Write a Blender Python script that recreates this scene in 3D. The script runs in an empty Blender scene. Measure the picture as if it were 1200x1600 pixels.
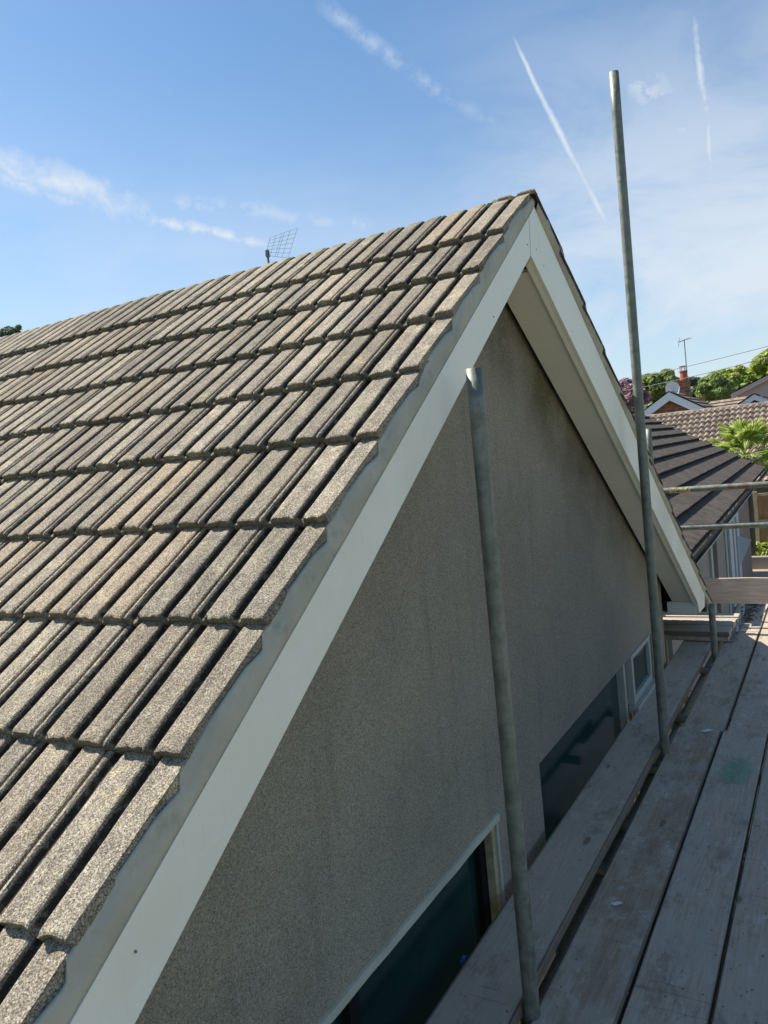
import bpy, math, random
import numpy as np
from mathutils import Vector, Matrix, noise

S = bpy.context.scene
COL = S.collection
R_ = math.radians
# ------------------------------------------------------------------ camera
CX = Vector((0.85965871, 0.50111048, -0.09937399))      # camera right in the world
CY = Vector((0.05269848, 0.10649799, 0.99291543))       # camera up
CZ = Vector((0.50814346, -0.85880526, 0.06514416))      # camera back
F = 1205.0
cam = bpy.data.cameras.new('camera'); camo = bpy.data.objects.new('camera', cam); COL.objects.link(camo)
cam.sensor_fit = 'VERTICAL'; cam.sensor_height = 24.0; cam.lens = F / 1600.0 * 24.0
cam.clip_start = 0.05; cam.clip_end = 2000
camo.matrix_world = Matrix((CX, CY, CZ)).transposed().to_4x4()
S.camera = camo
# ------------------------------------------------------------------ light
SUN = Vector((-0.82, -0.03, 1.0)).normalized()          # towards the sun
S.view_settings.view_transform = 'Standard'; S.view_settings.look = 'None'
S.view_settings.gamma = 1.0; S.view_settings.exposure = 0.72
S.view_settings.use_curve_mapping = False
sl = bpy.data.lights.new('sun', 'SUN'); sl.energy = 5.0; sl.angle = R_(0.53); sl.color = (1.0, 0.93, 0.82)
so = bpy.data.objects.new('sun', sl); COL.objects.link(so); so.location = (-6, 0, 12)
so.rotation_euler = SUN.to_track_quat('Z', 'Y').to_euler()


class NT:
    """small helper round a node tree"""
    def __init__(s, nt): s.t = nt; s.n = nt.nodes; s.l = nt.links
    def node(s, typ, **kw):
        n = s.n.new(typ)
        for k, v in kw.items():
            if k.startswith('_'): continue
            setattr(n, k, v)
        return n
    def setin(s, sock, v):
        if isinstance(v, bpy.types.NodeSocket): s.l.new(v, sock)
        elif v is not None:
            if isinstance(v, (tuple, list)) and len(v) == 3 and sock.type == 'RGBA': v = (*v, 1)
            sock.default_value = v
    def math(s, op, a, b=None, c=None, clamp=False):
        n = s.node('ShaderNodeMath', operation=op, use_clamp=clamp)
        s.setin(n.inputs[0], a)
        if b is not None: s.setin(n.inputs[1], b)
        if c is not None: s.setin(n.inputs[2], c)
        return n.outputs[0]
    def vmath(s, op, a, b=None, sc=None):
        n = s.node('ShaderNodeVectorMath', operation=op)
        s.setin(n.inputs[0], a)
        if b is not None: s.setin(n.inputs[1], b)
        if sc is not None: s.setin(n.inputs['Scale'], sc)
        return n.outputs['Value'] if op in ('DOT_PRODUCT', 'LENGTH') else n.outputs[0]
    def mix(s, f, a, b, blend='MIX'):
        n = s.node('ShaderNodeMix', data_type='RGBA', blend_type=blend)
        s.setin(n.inputs[0], f); s.setin(n.inputs[6], a); s.setin(n.inputs[7], b)
        return n.outputs[2]
    def noise(s, vec, scale, detail=4, rough=.55, dist=0.0):
        n = s.node('ShaderNodeTexNoise')
        s.setin(n.inputs['Vector'], vec); n.inputs['Scale'].default_value = scale
        n.inputs['Detail'].default_value = detail; n.inputs['Roughness'].default_value = rough
        n.inputs['Distortion'].default_value = dist
        return n.outputs[0]
    def voro(s, vec, scale, out=0, feature='F1', rnd=1.0):
        n = s.node('ShaderNodeTexVoronoi', feature=feature)
        s.setin(n.inputs['Vector'], vec); n.inputs['Scale'].default_value = scale
        n.inputs['Randomness'].default_value = rnd
        return n.outputs[out]
    def map(s, v, a, b, c=0.0, d=1.0, smooth=True):
        n = s.node('ShaderNodeMapRange', interpolation_type='SMOOTHSTEP' if smooth else 'LINEAR')
        s.setin(n.inputs[0], v); s.setin(n.inputs[1], a); s.setin(n.inputs[2], b)
        s.setin(n.inputs[3], c); s.setin(n.inputs[4], d)
        return n.outputs[0]
    def scale(s, vec, xyz, loc=(0, 0, 0), rot=(0, 0, 0)):
        n = s.node('ShaderNodeMapping'); s.setin(n.inputs[0], vec)
        n.inputs[1].default_value = loc; n.inputs[2].default_value = rot; n.inputs[3].default_value = xyz
        return n.outputs[0]
    def sep(s, vec):
        n = s.node('ShaderNodeSeparateXYZ'); s.setin(n.inputs[0], vec); return n.outputs


# ------------------------------------------------------------------ sky
def pixdir(px, py):
    return ((px - 600) * CX - (py - 800) * CY - F * CZ).normalized()


W = bpy.data.worlds.new('World'); S.world = W; W.use_nodes = True
W.node_tree.nodes.clear(); T = NT(W.node_tree)
sky = T.node('ShaderNodeTexSky', sky_type='NISHITA', sun_disc=False)
sky.sun_elevation = math.asin(SUN.z); sky.sun_rotation = math.atan2(SUN.x, SUN.y)
sky.air_density = 1.0; sky.dust_density = 0.6; sky.ozone_density = 3.2; sky.altitude = 50
tc = T.node('ShaderNodeTexCoord'); d = tc.outputs['Generated']
hsv = T.node('ShaderNodeHueSaturation'); T.l.new(sky.outputs[0], hsv.inputs['Color'])
hsv.inputs['Saturation'].default_value = 1.0; hsv.inputs['Value'].default_value = 1.18
base = T.mix(1.0, hsv.outputs[0], (.78, .96, 1.01), 'MULTIPLY')
z = T.sep(d)[2]
CLOUD = (5.9, 6.5, 7.15)


def direct(op, v): return T.vmath('DOT_PRODUCT', d, tuple(v))


wob = T.noise(T.vmath('SCALE', d, sc=1.0), 9, 4, .6)
fine = T.noise(d, 60, 5, .65)
cov = None


def trail(a, b, w0, w1, strength, soft=1.0, wav=.010, brk=.5, seed=0):
    """streak of cloud along the great circle through directions a and b"""
    global cov
    A, B = pixdir(*a), pixdir(*b)
    n = A.cross(B).normalized(); along = (B - A).normalized()
    t = T.map(direct(0, along), A.dot(along), B.dot(along), smooth=False)
    nz = T.noise(T.vmath('ADD', d, (seed * 1.7, seed * .3, 0)), 14, 5, .6)
    off = T.math('MULTIPLY', T.math('SUBTRACT', nz, .5), wav * 2)
    dist = T.math('ABSOLUTE', T.math('ADD', direct(0, n), off))
    wid = T.math('MULTIPLY_ADD', t, w1 - w0, w0)
    m = T.math('SUBTRACT', 1.0, T.math('DIVIDE', dist, wid), clamp=True)
    m = T.math('POWER', m, soft)
    e = T.math('MULTIPLY', T.map(direct(0, along), A.dot(along) - .012, A.dot(along) + .03),
               T.map(direct(0, along), B.dot(along) + .012, B.dot(along) - .07))
    br = T.math('MULTIPLY_ADD', T.map(T.noise(T.vmath('ADD', d, (seed, 0, seed)), 34, 6, .62), .36, .62), brk, 1 - brk)
    m = T.math('MULTIPLY', T.math('MULTIPLY', m, e), T.math('MULTIPLY', br, strength))
    cov = m if cov is None else T.math('MAXIMUM', cov, m)


trail((800, 55), (972, 400), .0030, .0105, .95, .9, .005, .22, 1)
trail((1084, 15), (1120, 330), .005, .010, .85, .8, .006, .6, 2)
trail((500, 5), (740, 182), .012, .014, .42, .9, .010, .8, 3)
trail((-60, 232), (275, 352), .030, .026, .95, 1.0, .022, .5, 4)
trail((-60, 262), (180, 330), .014, .012, .8, .9, .016, .6, 14)
trail((200, 335), (460, 388), .015, .012, 1.0, .9, .010, .6, 5)
trail((975, 90), (1125, 290), .036, .034, .75, .9, .024, .85, 6)
trail((250, 310), (640, 362), .024, .022, .55, 1.0, .012, .6, 7)
trail((700, 150), (900, 260), .022, .020, .28, 1.0, .012, .6, 8)
# broad low veil, extended unseen to the right to brighten the shaded gable
ce = pixdir(1900, 320)
veil = T.map(direct(0, ce), .62, .90)
soft = T.noise(T.scale(d, (1, 1, 2.6)), 3.2, 6, .6, .4)
veil = T.math('MULTIPLY', T.math('MULTIPLY', veil, T.map(z, .62, .12)), T.map(soft, .30, .62, .38, 1.0))
low = T.math('MULTIPLY', T.map(z, .50, .0), T.map(soft, .3, .70, .50, 1.0))
cir = T.math('MULTIPLY', T.map(T.noise(T.scale(d, (1, 1.2, 3.5), rot=(.3, .5, .2)), 4.5, 7, .66, .8), .52, .80), .10)
cov = T.math('MAXIMUM', cov, T.math('MULTIPLY', veil, .93))
cov = T.math('MAXIMUM', cov, low)
cov = T.math('MAXIMUM', cov, cir)
cov = T.math('MULTIPLY', cov, T.map(z, -.02, .02), clamp=True)
colr = T.mix(cov, base, CLOUD)
bg = T.node('ShaderNodeBackground'); T.l.new(colr, bg.inputs[0]); bg.inputs[1].default_value = 0.078
T.l.new(bg.outputs[0], T.node('ShaderNodeOutputWorld').inputs[0])


# ------------------------------------------------------------------ materials
def mat(name, build, rough=.8, bump=None, metal=0.0, spec=.5):
    m = bpy.data.materials.new(name); m.use_nodes = True
    t = NT(m.node_tree); bs = t.n['Principled BSDF']
    r = build(t)
    colr, bmp, rg = (list(r) + [None, None])[:3] if isinstance(r, tuple) and not isinstance(r[0], float) else (r, None, None)
    t.setin(bs.inputs['Base Color'], colr)
    t.setin(bs.inputs['Roughness'], rg if rg is not None else rough)
    bs.inputs['Metallic'].default_value = metal
    bs.inputs['Specular IOR Level'].default_value = spec
    if bmp is not None:
        b = t.node('ShaderNodeBump'); b.inputs['Strength'].default_value = bmp[1]; b.inputs['Distance'].default_value = bmp[2]
        t.setin(b.inputs['Height'], bmp[0]); t.l.new(b.outputs[0], bs.inputs['Normal'])
    return m


def ocoord(t, jitter=True):
    c = t.node('ShaderNodeTexCoord').outputs['Object']
    if jitter:
        oi = t.node('ShaderNodeObjectInfo')
        c = t.vmath('ADD', c, t.vmath('SCALE', (7.3, 11.1, 5.7), sc=oi.outputs['Random']))
        return c, oi.outputs['Random']
    return c, None


def flat(name, c, rough=.6, metal=0.0, var=.12, sc=8, spec=.5, bump=None):
    def b(t):
        v, r = ocoord(t)
        n = t.noise(v, sc, 6, .65)
        k = t.map(n, .25, .75, 1 - var, 1 + var)
        colr = t.mix(1.0, c, t.node('ShaderNodeCombineColor').outputs[0], 'MULTIPLY')
        cc = t.n[-2] if False else None
        comb = [x for x in t.n if x.bl_idname == 'ShaderNodeCombineColor'][-1]
        for i in range(3): t.l.new(k, comb.inputs[i])
        return (colr, (t.noise(v, sc * 12, 4, .6), bump, .004)) if bump else (colr, None)
    return mat(name, b, rough, metal=metal, spec=spec)


TILT_ = .076


def m_tile(t, moss_on=True):
    v, rnd = ocoord(t)
    o = t.node('ShaderNodeTexCoord').outputs['Object']
    g1 = t.noise(v, 330, 3, .7)                       # exposed grit
    g2 = t.voro(v, 420, 1)                            # coloured grains
    gs = t.sep(g2)[0]
    pat = t.noise(v, 9, 6, .65)
    pat2 = t.noise(v, 28, 5, .7)
    a = t.mix(t.map(pat, .32, .68), (.215, .188, .152), (.345, .30, .222))
    a = t.mix(t.map(pat2, .45, .70, 0, .65), a, (.17, .155, .125))
    a = t.mix(t.map(t.noise(t.scale(v, (3, .5, 1)), 12, 5, .7), .50, .66, 0, .65), a, (.125, .105, .08))
    lich = t.map(t.noise(v, 13, 7, .78), .55, .66, 0, .85)
    a = t.mix(lich, a, (.50, .43, .25))
    wl = t.map(t.noise(v, 30, 7, .75), .60, .66, 0, .7)
    a = t.mix(wl, a, (.50, .50, .45))
    a = t.mix(t.map(rnd, 0, 1, -.0, .30, False), a, (.34, .265, .185))
    a = t.mix(t.map(t.math('FRACT', t.math('MULTIPLY', rnd, 7.31)), .88, .97, 0, .28), a, (.46, .34, .21))
    k = t.map(g1, .36, .64, .36, 1.62)
    comb = t.node('ShaderNodeCombineColor')
    for i in range(3): t.l.new(k, comb.inputs[i])
    a = t.mix(1.0, a, comb.outputs[0], 'MULTIPLY')
    a = t.mix(t.map(gs, .80, .9, 0, .5), a, (.10, .085, .075))
    a = t.mix(t.map(gs, .16, .05, 0, .55), a, (.62, .58, .47))
    x, y, zz = t.sep(o)
    # grime deepened with painted shade in the channels; moss on the ridge ends
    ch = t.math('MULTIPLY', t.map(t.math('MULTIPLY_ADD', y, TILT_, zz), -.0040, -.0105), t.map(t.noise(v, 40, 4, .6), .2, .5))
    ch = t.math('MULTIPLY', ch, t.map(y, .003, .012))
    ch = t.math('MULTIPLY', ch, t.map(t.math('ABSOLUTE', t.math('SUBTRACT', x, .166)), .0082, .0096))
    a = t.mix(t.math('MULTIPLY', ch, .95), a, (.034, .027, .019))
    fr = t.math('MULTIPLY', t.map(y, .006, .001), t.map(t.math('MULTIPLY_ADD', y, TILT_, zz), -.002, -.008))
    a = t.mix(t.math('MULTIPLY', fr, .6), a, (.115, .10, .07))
    tone = t.map(t.math('FRACT', t.math('MULTIPLY', rnd, 3.77)), 0, 1, .72, 1.10, False)
    cb2 = t.node('ShaderNodeCombineColor')
    for i in range(3): t.l.new(tone, cb2.inputs[i])
    a = t.mix(1.0, a, cb2.outputs[0], 'MULTIPLY')
    moss = t.math('MULTIPLY', t.map(y, .375, .40), t.map(t.noise(v, 35, 5, .7), .38, .55))
    if moss_on: a = t.mix(t.math('MULTIPLY', moss, .8), a, (.16, .21, .10))
    h = t.math('ADD', t.noise(v, 210, 4, .75), t.math('MULTIPLY', t.noise(v, 60, 4, .6), .8))
    return a, (h, .8, .0032)


M = {}
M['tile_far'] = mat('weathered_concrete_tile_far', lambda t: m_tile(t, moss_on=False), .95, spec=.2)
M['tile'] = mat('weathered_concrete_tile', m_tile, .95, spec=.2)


def m_mortar(t, c1=(.40, .395, .325), c2=(.50, .49, .41)):
    v, r = ocoord(t, False)
    a = t.mix(t.map(t.noise(v, 6, 6, .6), .3, .7), c1, c2)
    a = t.mix(t.map(t.noise(t.scale(v, (1, 1, 1)), 14, 7, .72), .54, .70, 0, .4), a, tuple(x * .6 for x in c1))
    a = t.mix(t.map(t.noise(v, 55, 4, .6), .62, .7, 0, .3), a, (.55, .55, .52))
    return a, (t.math('ADD', t.noise(v, 24, 5, .6), t.math('MULTIPLY', t.noise(v, 180, 3, .6), .25)), .5, .006)


M['mortar'] = mat('fresh_verge_mortar', m_mortar, .9, spec=.2)
M['mortar_mid'] = mat('rough_mortar', lambda t: m_mortar(t, (.30, .295, .25), (.46, .45, .38)), .95, spec=.2)
M['mortar_old'] = mat('old_verge_mortar', lambda t: m_mortar(t, (.36, .335, .25), (.46, .43, .33)), .9, spec=.2)


def m_pvc(t):
    v, r = ocoord(t, False)
    n = t.noise(v, 3.2, 6, .65)
    a = t.mix(t.map(n, .35, .65), (.80, .80, .68), (.85, .85, .75))
    sm = t.map(t.noise(t.scale(v, (1, 1, 2.2)), 7, 5, .7, .6), .60, .64, 0, .35)
    a = t.mix(sm, a, (.86, .88, .84))
    sc = t.map(t.noise(v, 90, 4, .7), .70, .76, 0, .35)
    a = t.mix(sc, a, (.42, .42, .38))
    dr = t.map(t.noise(t.scale(v, (1, 9, 1.2)), 5, 5, .7), .56, .74, 0, .22)
    a = t.mix(dr, a, (.50, .49, .40))
    return a, (t.noise(v, 14, 3, .5), .10, .004), t.map(n, .3, .7, .30, .55)


M['pvc'] = mat('white_upvc', m_pvc, .45)
M['soffit'] = flat('soffit_board', (.78, .77, .69), .6, var=.06, sc=2)


def m_render(t):
    v, r = ocoord(t, False)
    x, y, zz = t.sep(v)
    g = t.noise(v, 260, 3, .75)
    g2 = t.sep(t.voro(v, 330, 1))[0]
    a = t.mix(t.map(t.noise(v, 2.0, 5, .6), .3, .7), (.285, .258, .205), (.355, .32, .252))
    st = t.noise(t.scale(v, (3, 3, .35)), 4.5, 6, .65)
    a = t.mix(t.map(st, .50, .80, 0, .45), a, (.16, .148, .12))
    lt = t.noise(t.scale(v, (1, 1, 1), rot=(R_(38), 0, 0)), 1.3, 3, .5)
    a = t.mix(t.map(lt, .5, .7, 0, .35), a, (.44, .39, .30))
    # algae below the right-hand soffit: distance under the rake line
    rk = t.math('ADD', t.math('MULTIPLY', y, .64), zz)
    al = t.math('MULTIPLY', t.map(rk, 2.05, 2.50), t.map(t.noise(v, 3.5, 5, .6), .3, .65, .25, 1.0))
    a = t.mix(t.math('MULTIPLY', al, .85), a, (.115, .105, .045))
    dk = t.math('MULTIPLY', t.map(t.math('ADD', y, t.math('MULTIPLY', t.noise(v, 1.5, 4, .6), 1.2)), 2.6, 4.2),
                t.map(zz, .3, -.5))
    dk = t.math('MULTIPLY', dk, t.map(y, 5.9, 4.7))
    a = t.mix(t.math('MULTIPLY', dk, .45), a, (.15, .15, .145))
    tn = t.math('MULTIPLY', t.map(y, 4.4, 5.3), t.map(zz, -.1, -1.0))
    a = t.mix(t.math('MULTIPLY', tn, .5), a, (.42, .35, .27))
    k = t.map(g, .33, .67, .64, 1.28)
    comb = t.node('ShaderNodeCombineColor')
    for i in range(3): t.l.new(k, comb.inputs[i])
    a = t.mix(1.0, a, comb.outputs[0], 'MULTIPLY')
    a = t.mix(t.map(g2, .86, .95, 0, .6), a, (.07, .068, .06))
    a = t.mix(t.map(g2, .10, .03, 0, .5), a, (.50, .45, .37))
    return a, (t.math('SUBTRACT', 1.0, t.voro(v, 230)), .9, .003)


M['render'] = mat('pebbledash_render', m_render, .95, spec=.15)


def m_wood(t, c1=(.37, .305, .23), c2=(.54, .455, .345), stain=None):
    v, rnd = ocoord(t)
    o = t.node('ShaderNodeTexCoord').outputs['Object']
    gr = t.noise(t.scale(v, (26, 1.1, 26)), 5, 7, .68, .25)
    bl = t.noise(t.scale(v, (2.4, 1.0, 2.4)), 3.2, 6, .68)
    a = t.mix(t.map(gr, .3, .7), c1, c2)
    a = t.mix(t.map(bl, .40, .64, 0, .75), a, (.45, .42, .35))
    a = t.mix(t.map(rnd, 0, 1, 0, .4, False), a, (.40, .31, .22))
    mud = t.map(t.noise(t.scale(v, (1.6, .7, 1)), 5, 8, .78), .50, .64, 0, .55)
    a = t.mix(mud, a, (.19, .155, .11))
    chalk = t.map(t.noise(t.scale(v, (1.5, .7, 1)), 11, 7, .78, .5), .53, .66, 0, .5)
    a = t.mix(chalk, a, (.60, .57, .50))
    sp = t.math('MULTIPLY', t.map(t.noise(t.scale(v, (1.0, 1.1, 1)), 30, 5, .7, .5), .66, .70, 0, .85), t.map(t.noise(v, 3.3, 3, .6), .42, .58))
    a = t.mix(sp, a, (.055, .05, .045))
    scr = t.noise(t.scale(v, (3, .25, 1), rot=(0, 0, .5)), 12, 3, .5)
    a = t.mix(t.map(t.math('ABSOLUTE', t.math('SUBTRACT', scr, .5)), .006, .0, 0, .35), a, (.12, .10, .085))
    ex = t.map(t.math('ABSOLUTE', t.sep(o)[0]), .105, .1115)
    a = t.mix(t.math('MULTIPLY', ex, .8), a, (.10, .08, .06))
    ct = t.map(t.noise(t.scale(v, (.8, 22, 1)), 3, 3, .5), .66, .70, 0, .35)
    a = t.mix(ct, a, (.12, .10, .08))
    kn = t.voro(t.scale(v, (5, 1.6, 5)), 1.0)
    a = t.mix(t.map(kn, .075, .05, 0, .6), a, (.10, .07, .045))
    if stain:
        q = t.vmath('SUBTRACT', o, stain)
        q = t.scale(q, (9, 4.2, 1))
        dd = t.math('ADD', t.vmath('LENGTH', q), t.math('MULTIPLY', t.noise(v, 11, 7, .8, 1.0), 2.2), .45)
        a = t.mix(t.map(dd, 2.0, 1.55, 0, .6), a, (.13, .30, .20))
    hh = t.math('ADD', gr, t.math('MULTIPLY', t.noise(v, 60, 4, .6), .4))
    return a, (hh, .45, .003)


M['board'] = mat('weathered_scaffold_board', m_wood, .85, spec=.25)
M['board_brown'] = mat('muddy_scaffold_board', lambda t: m_wood(t, (.29, .225, .155), (.43, .34, .24)), .85, spec=.25)
M['board_light'] = mat('light_grey_scaffold_board', lambda t: m_wood(t, (.42, .355, .28), (.60, .52, .41)), .85, spec=.25)
M['board_pale'] = mat('pale_scaffold_board', lambda t: m_wood(t, (.40, .34, .27), (.52, .45, .36)), .85, spec=.25)
M['board_green'] = mat('paint_stained_scaffold_board', lambda t: m_wood(t, stain=(.0, 1.42, .019)), .85, spec=.25)


def m_galv(t, rust=.0):
    v, r = ocoord(t)
    n = t.noise(v, 24, 6, .7)
    a = t.mix(t.map(n, .3, .7), (.13, .145, .12), (.26, .275, .235))
    st = t.noise(t.scale(v, (30, 30, 2.2)), 2.2, 5, .6)
    a = t.mix(t.map(st, .5, .75, 0, .6), a, (.10, .10, .075))
    a = t.mix(t.map(t.noise(v, 75, 5, .7), .66, .72, 0, .7), a, (.62, .60, .53))
    ru = t.map(t.noise(t.scale(v, (1, 1, .6)), 9, 6, .72), .64 - rust, .72 - rust, 0, .8)
    a = t.mix(ru, a, (.19, .105, .065))
    return a, (t.noise(v, 120, 4, .6), .25, .002), t.map(n, .3, .7, .42, .72)


M['galv'] = mat('weathered_galvanised_steel', m_galv, .5, metal=.35)
M['galv_rust'] = mat('rust_patched_steel', lambda t: m_galv(t, .10), .5, metal=.3)
M['glass'] = flat('dark_window_glass', (.010, .034, .030), .12, var=.3, sc=1.5, spec=.35)
M['frame'] = flat('pale_window_frame', (.36, .38, .34), .5, var=.12, sc=14)
M['timber'] = flat('yellowed_timber', (.36, .31, .18), .75, var=.3, sc=18)
M['dark'] = flat('dark_void', (.02, .02, .02), .9)
M['paper'] = flat('white_paper', (.8, .8, .8), .7)
M['blue'] = flat('blue_plastic', (.03, .09, .30), .5)
M['nail'] = flat('nail_head', (.16, .16, .15), .5)


def m_darktile(t):
    v, r = ocoord(t)
    a = t.mix(t.map(t.noise(v, 5, 5, .65), .3, .7), (.060, .051, .045), (.125, .107, .092))
    a = t.mix(t.map(t.noise(v, 60, 5, .75), .45, .75, 0, .7), a, (.14, .13, .12))
    a = t.mix(t.map(t.noise(v, 16, 6, .8), .58, .66, 0, .75), a, (.02, .018, .015))
    a = t.mix(t.map(t.noise(v, 22, 6, .8), .70, .74, 0, .6), a, (.30, .29, .25))
    o = t.node('ShaderNodeTexCoord').outputs['Object']; x, y, zz = t.sep(o)
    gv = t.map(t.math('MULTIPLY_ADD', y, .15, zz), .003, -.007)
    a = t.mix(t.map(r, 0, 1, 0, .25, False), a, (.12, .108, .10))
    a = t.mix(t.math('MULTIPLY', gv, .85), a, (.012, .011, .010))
    return a, (t.noise(v, 80, 4, .7), .5, .006)


M['greytile'] = flat('grey_brown_tile', (.15, .12, .10), .9, var=.35, sc=6)
M['darkplain'] = flat('dark_roof_underlay', (.03, .028, .027), .9)
M['darktile'] = mat('dark_grey_concrete_tile', m_darktile, .9, spec=.2)


def m_pan(t):
    v, r = ocoord(t, False)
    c = t.voro(t.scale(v, (5, 3.6, 3.6)), 1.0, 1)
    a = t.mix(t.sep(c)[0], (.185, .145, .115), (.33, .265, .21))
    a = t.mix(t.map(t.noise(v, 12, 6, .75), .56, .7, 0, .6), a, (.42, .37, .30))
    a = t.mix(t.map(t.noise(v, 5, 6, .7), .58, .7, 0, .4), a, (.15, .125, .11))
    return a, None


M['pantile'] = mat('brown_pantile', m_pan, .9, spec=.2)


def m_brick(t):
    v, r = ocoord(t, False)
    b = t.node('ShaderNodeTexBrick'); t.l.new(t.scale(v, (1, 1, 1), rot=(R_(90), 0, 0)), b.inputs[0])
    b.inputs['Color1'].default_value = (.33, .13, .055, 1); b.inputs['Color2'].default_value = (.20, .075, .04, 1)
    b.inputs['Mortar'].default_value = (.30, .25, .2, 1); b.inputs['Scale'].default_value = 1.0
    b.inputs['Brick Width'].default_value = .45; b.inputs['Row Height'].default_value = .15; b.inputs['Mortar Size'].default_value = .012
    a = t.mix(t.map(t.noise(v, 2.5, 5, .7), .4, .65, 0, .45), b.outputs[0], (.10, .05, .035))
    return a, None


M['brick'] = mat('orange_red_brick', m_brick, .9)
M['white'] = flat('white_paint', (.72, .73, .76), .5, var=.05)
M['pink'] = flat('pale_pink_render', (.52, .43, .39), .9, var=.06, sc=1)
M['greywall'] = flat('grey_rendered_wall', (.27, .25, .225), .9, var=.1, sc=3, bump=.2)
M['pinkwall'] = flat('pinkish_grey_render', (.24, .195, .175), .9, var=.1, sc=3, bump=.2)
M['bluewhite'] = flat('pale_blue_grey_frame', (.50, .56, .60), .5, var=.06)
M['terracotta'] = flat('terracotta', (.42, .09, .05), .8)
M['grid'] = flat('pale_aerial_wire', (.30, .32, .34), .6)
M['metal'] = flat('grey_aerial_metal', (.13, .135, .14), .6, metal=.2)
M['gutter'] = flat('black_gutter', (.012, .012, .012), .85, spec=.1)
M['fence'] = flat('orange_brown_fence_board', (.46, .27, .135), .8, var=.3, sc=6)
M['fencepost'] = flat('pale_timber', (.58, .46, .33), .8, var=.2, sc=9)
M['bark'] = flat('bark', (.10, .08, .06), .9, var=.3)


def m_ground(t):
    v = t.node('ShaderNodeTexCoord').outputs['Object']
    a = t.mix(t.map(t.noise(v, .35, 6, .6), .4, .6), (.045, .075, .022), (.10, .115, .045))
    a = t.mix(t.map(t.noise(v, 3.5, 6, .7), .5, .7, 0, .5), a, (.14, .12, .08))
    return a, (t.noise(v, 20, 4, .6), .5, .02)


M['ground'] = mat('garden_ground', m_ground, 1.0)


def m_patio(t):
    v = t.node('ShaderNodeTexCoord').outputs['Object']
    b = t.node('ShaderNodeTexBrick'); t.l.new(v, b.inputs[0])
    b.inputs['Color1'].default_value = (.42, .34, .25, 1); b.inputs['Color2'].default_value = (.36, .30, .23, 1)
    b.inputs['Mortar'].default_value = (.2, .17, .13, 1); b.inputs['Scale'].default_value = 1.0
    b.inputs['Brick Width'].default_value = .6; b.inputs['Row Height'].default_value = .6; b.inputs['Mortar Size'].default_value = .012
    return t.mix(t.map(t.noise(v, 2.5, 6, .7), .4, .7, 0, .5), b.outputs[0], (.25, .20, .14)), None


M['patio'] = mat('buff_paving', m_patio, .95)


def leafmat(name, c1, c2, c3):
    def b(t):
        g = t.node('ShaderNodeNewGeometry')
        rp = g.outputs['Random Per Island']
        a = t.mix(rp, c1, c2)
        a = t.mix(t.map(t.math('FRACT', t.math('MULTIPLY', rp, 13.7)), .75, .95), a, c3)
        return a, None
    m = mat(name, b, .55, spec=.35)
    bs = m.node_tree.nodes['Principled BSDF']
    nt = m.node_tree; tr = nt.nodes.new('ShaderNodeBsdfTranslucent'); mx = nt.nodes.new('ShaderNodeMixShader')
    nt.links.new(bs.inputs['Base Color'].links[0].from_socket, tr.inputs[0])
    mx.inputs[0].default_value = .45
    nt.links.new(bs.outputs[0], mx.inputs[1]); nt.links.new(tr.outputs[0], mx.inputs[2])
    nt.links.new(mx.outputs[0], nt.nodes['Material Output'].inputs[0])
    return m


M['leaf_mid'] = leafmat('mid_green_leaves', (.16, .23, .06), (.32, .42, .13), (.52, .62, .28))
M['leaf_yel'] = leafmat('yellow_green_leaves', (.26, .32, .05), (.42, .50, .10), (.60, .66, .24))
M['leaf_dark'] = leafmat('dark_green_leaves', (.03, .07, .03), (.06, .12, .05), (.10, .16, .08))
M['leaf_pur'] = leafmat('pink_purple_leaves', (.22, .11, .13), (.40, .25, .30), (.70, .52, .60))
M['leaf_palm'] = leafmat('palm_leaf', (.20, .30, .03), (.36, .46, .07), (.62, .68, .28))
M['leaf_grey'] = leafmat('grey_green_leaves', (.10, .15, .09), (.18, .24, .16), (.28, .34, .26))


# ------------------------------------------------------------------ geometry helpers
def tag(o, label=None, cat=None, group=None, kind=None):
    if label: o['label'] = label
    if cat: o['category'] = cat
    if group: o['group'] = group
    if kind: o['kind'] = kind
    return o


def link(name, me, parent=None, loc=None, rot=None):
    o = bpy.data.objects.new(name, me); COL.objects.link(o)
    if parent: o.parent = parent
    if loc is not None: o.location = loc
    if rot is not None: o.rotation_euler = rot
    return o


def empty(name, loc=(0, 0, 0), rz=0):
    o = bpy.data.objects.new(name, None); COL.objects.link(o); o.location = loc; o.rotation_euler = (0, 0, rz)
    o.empty_display_size = .1
    return o


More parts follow.
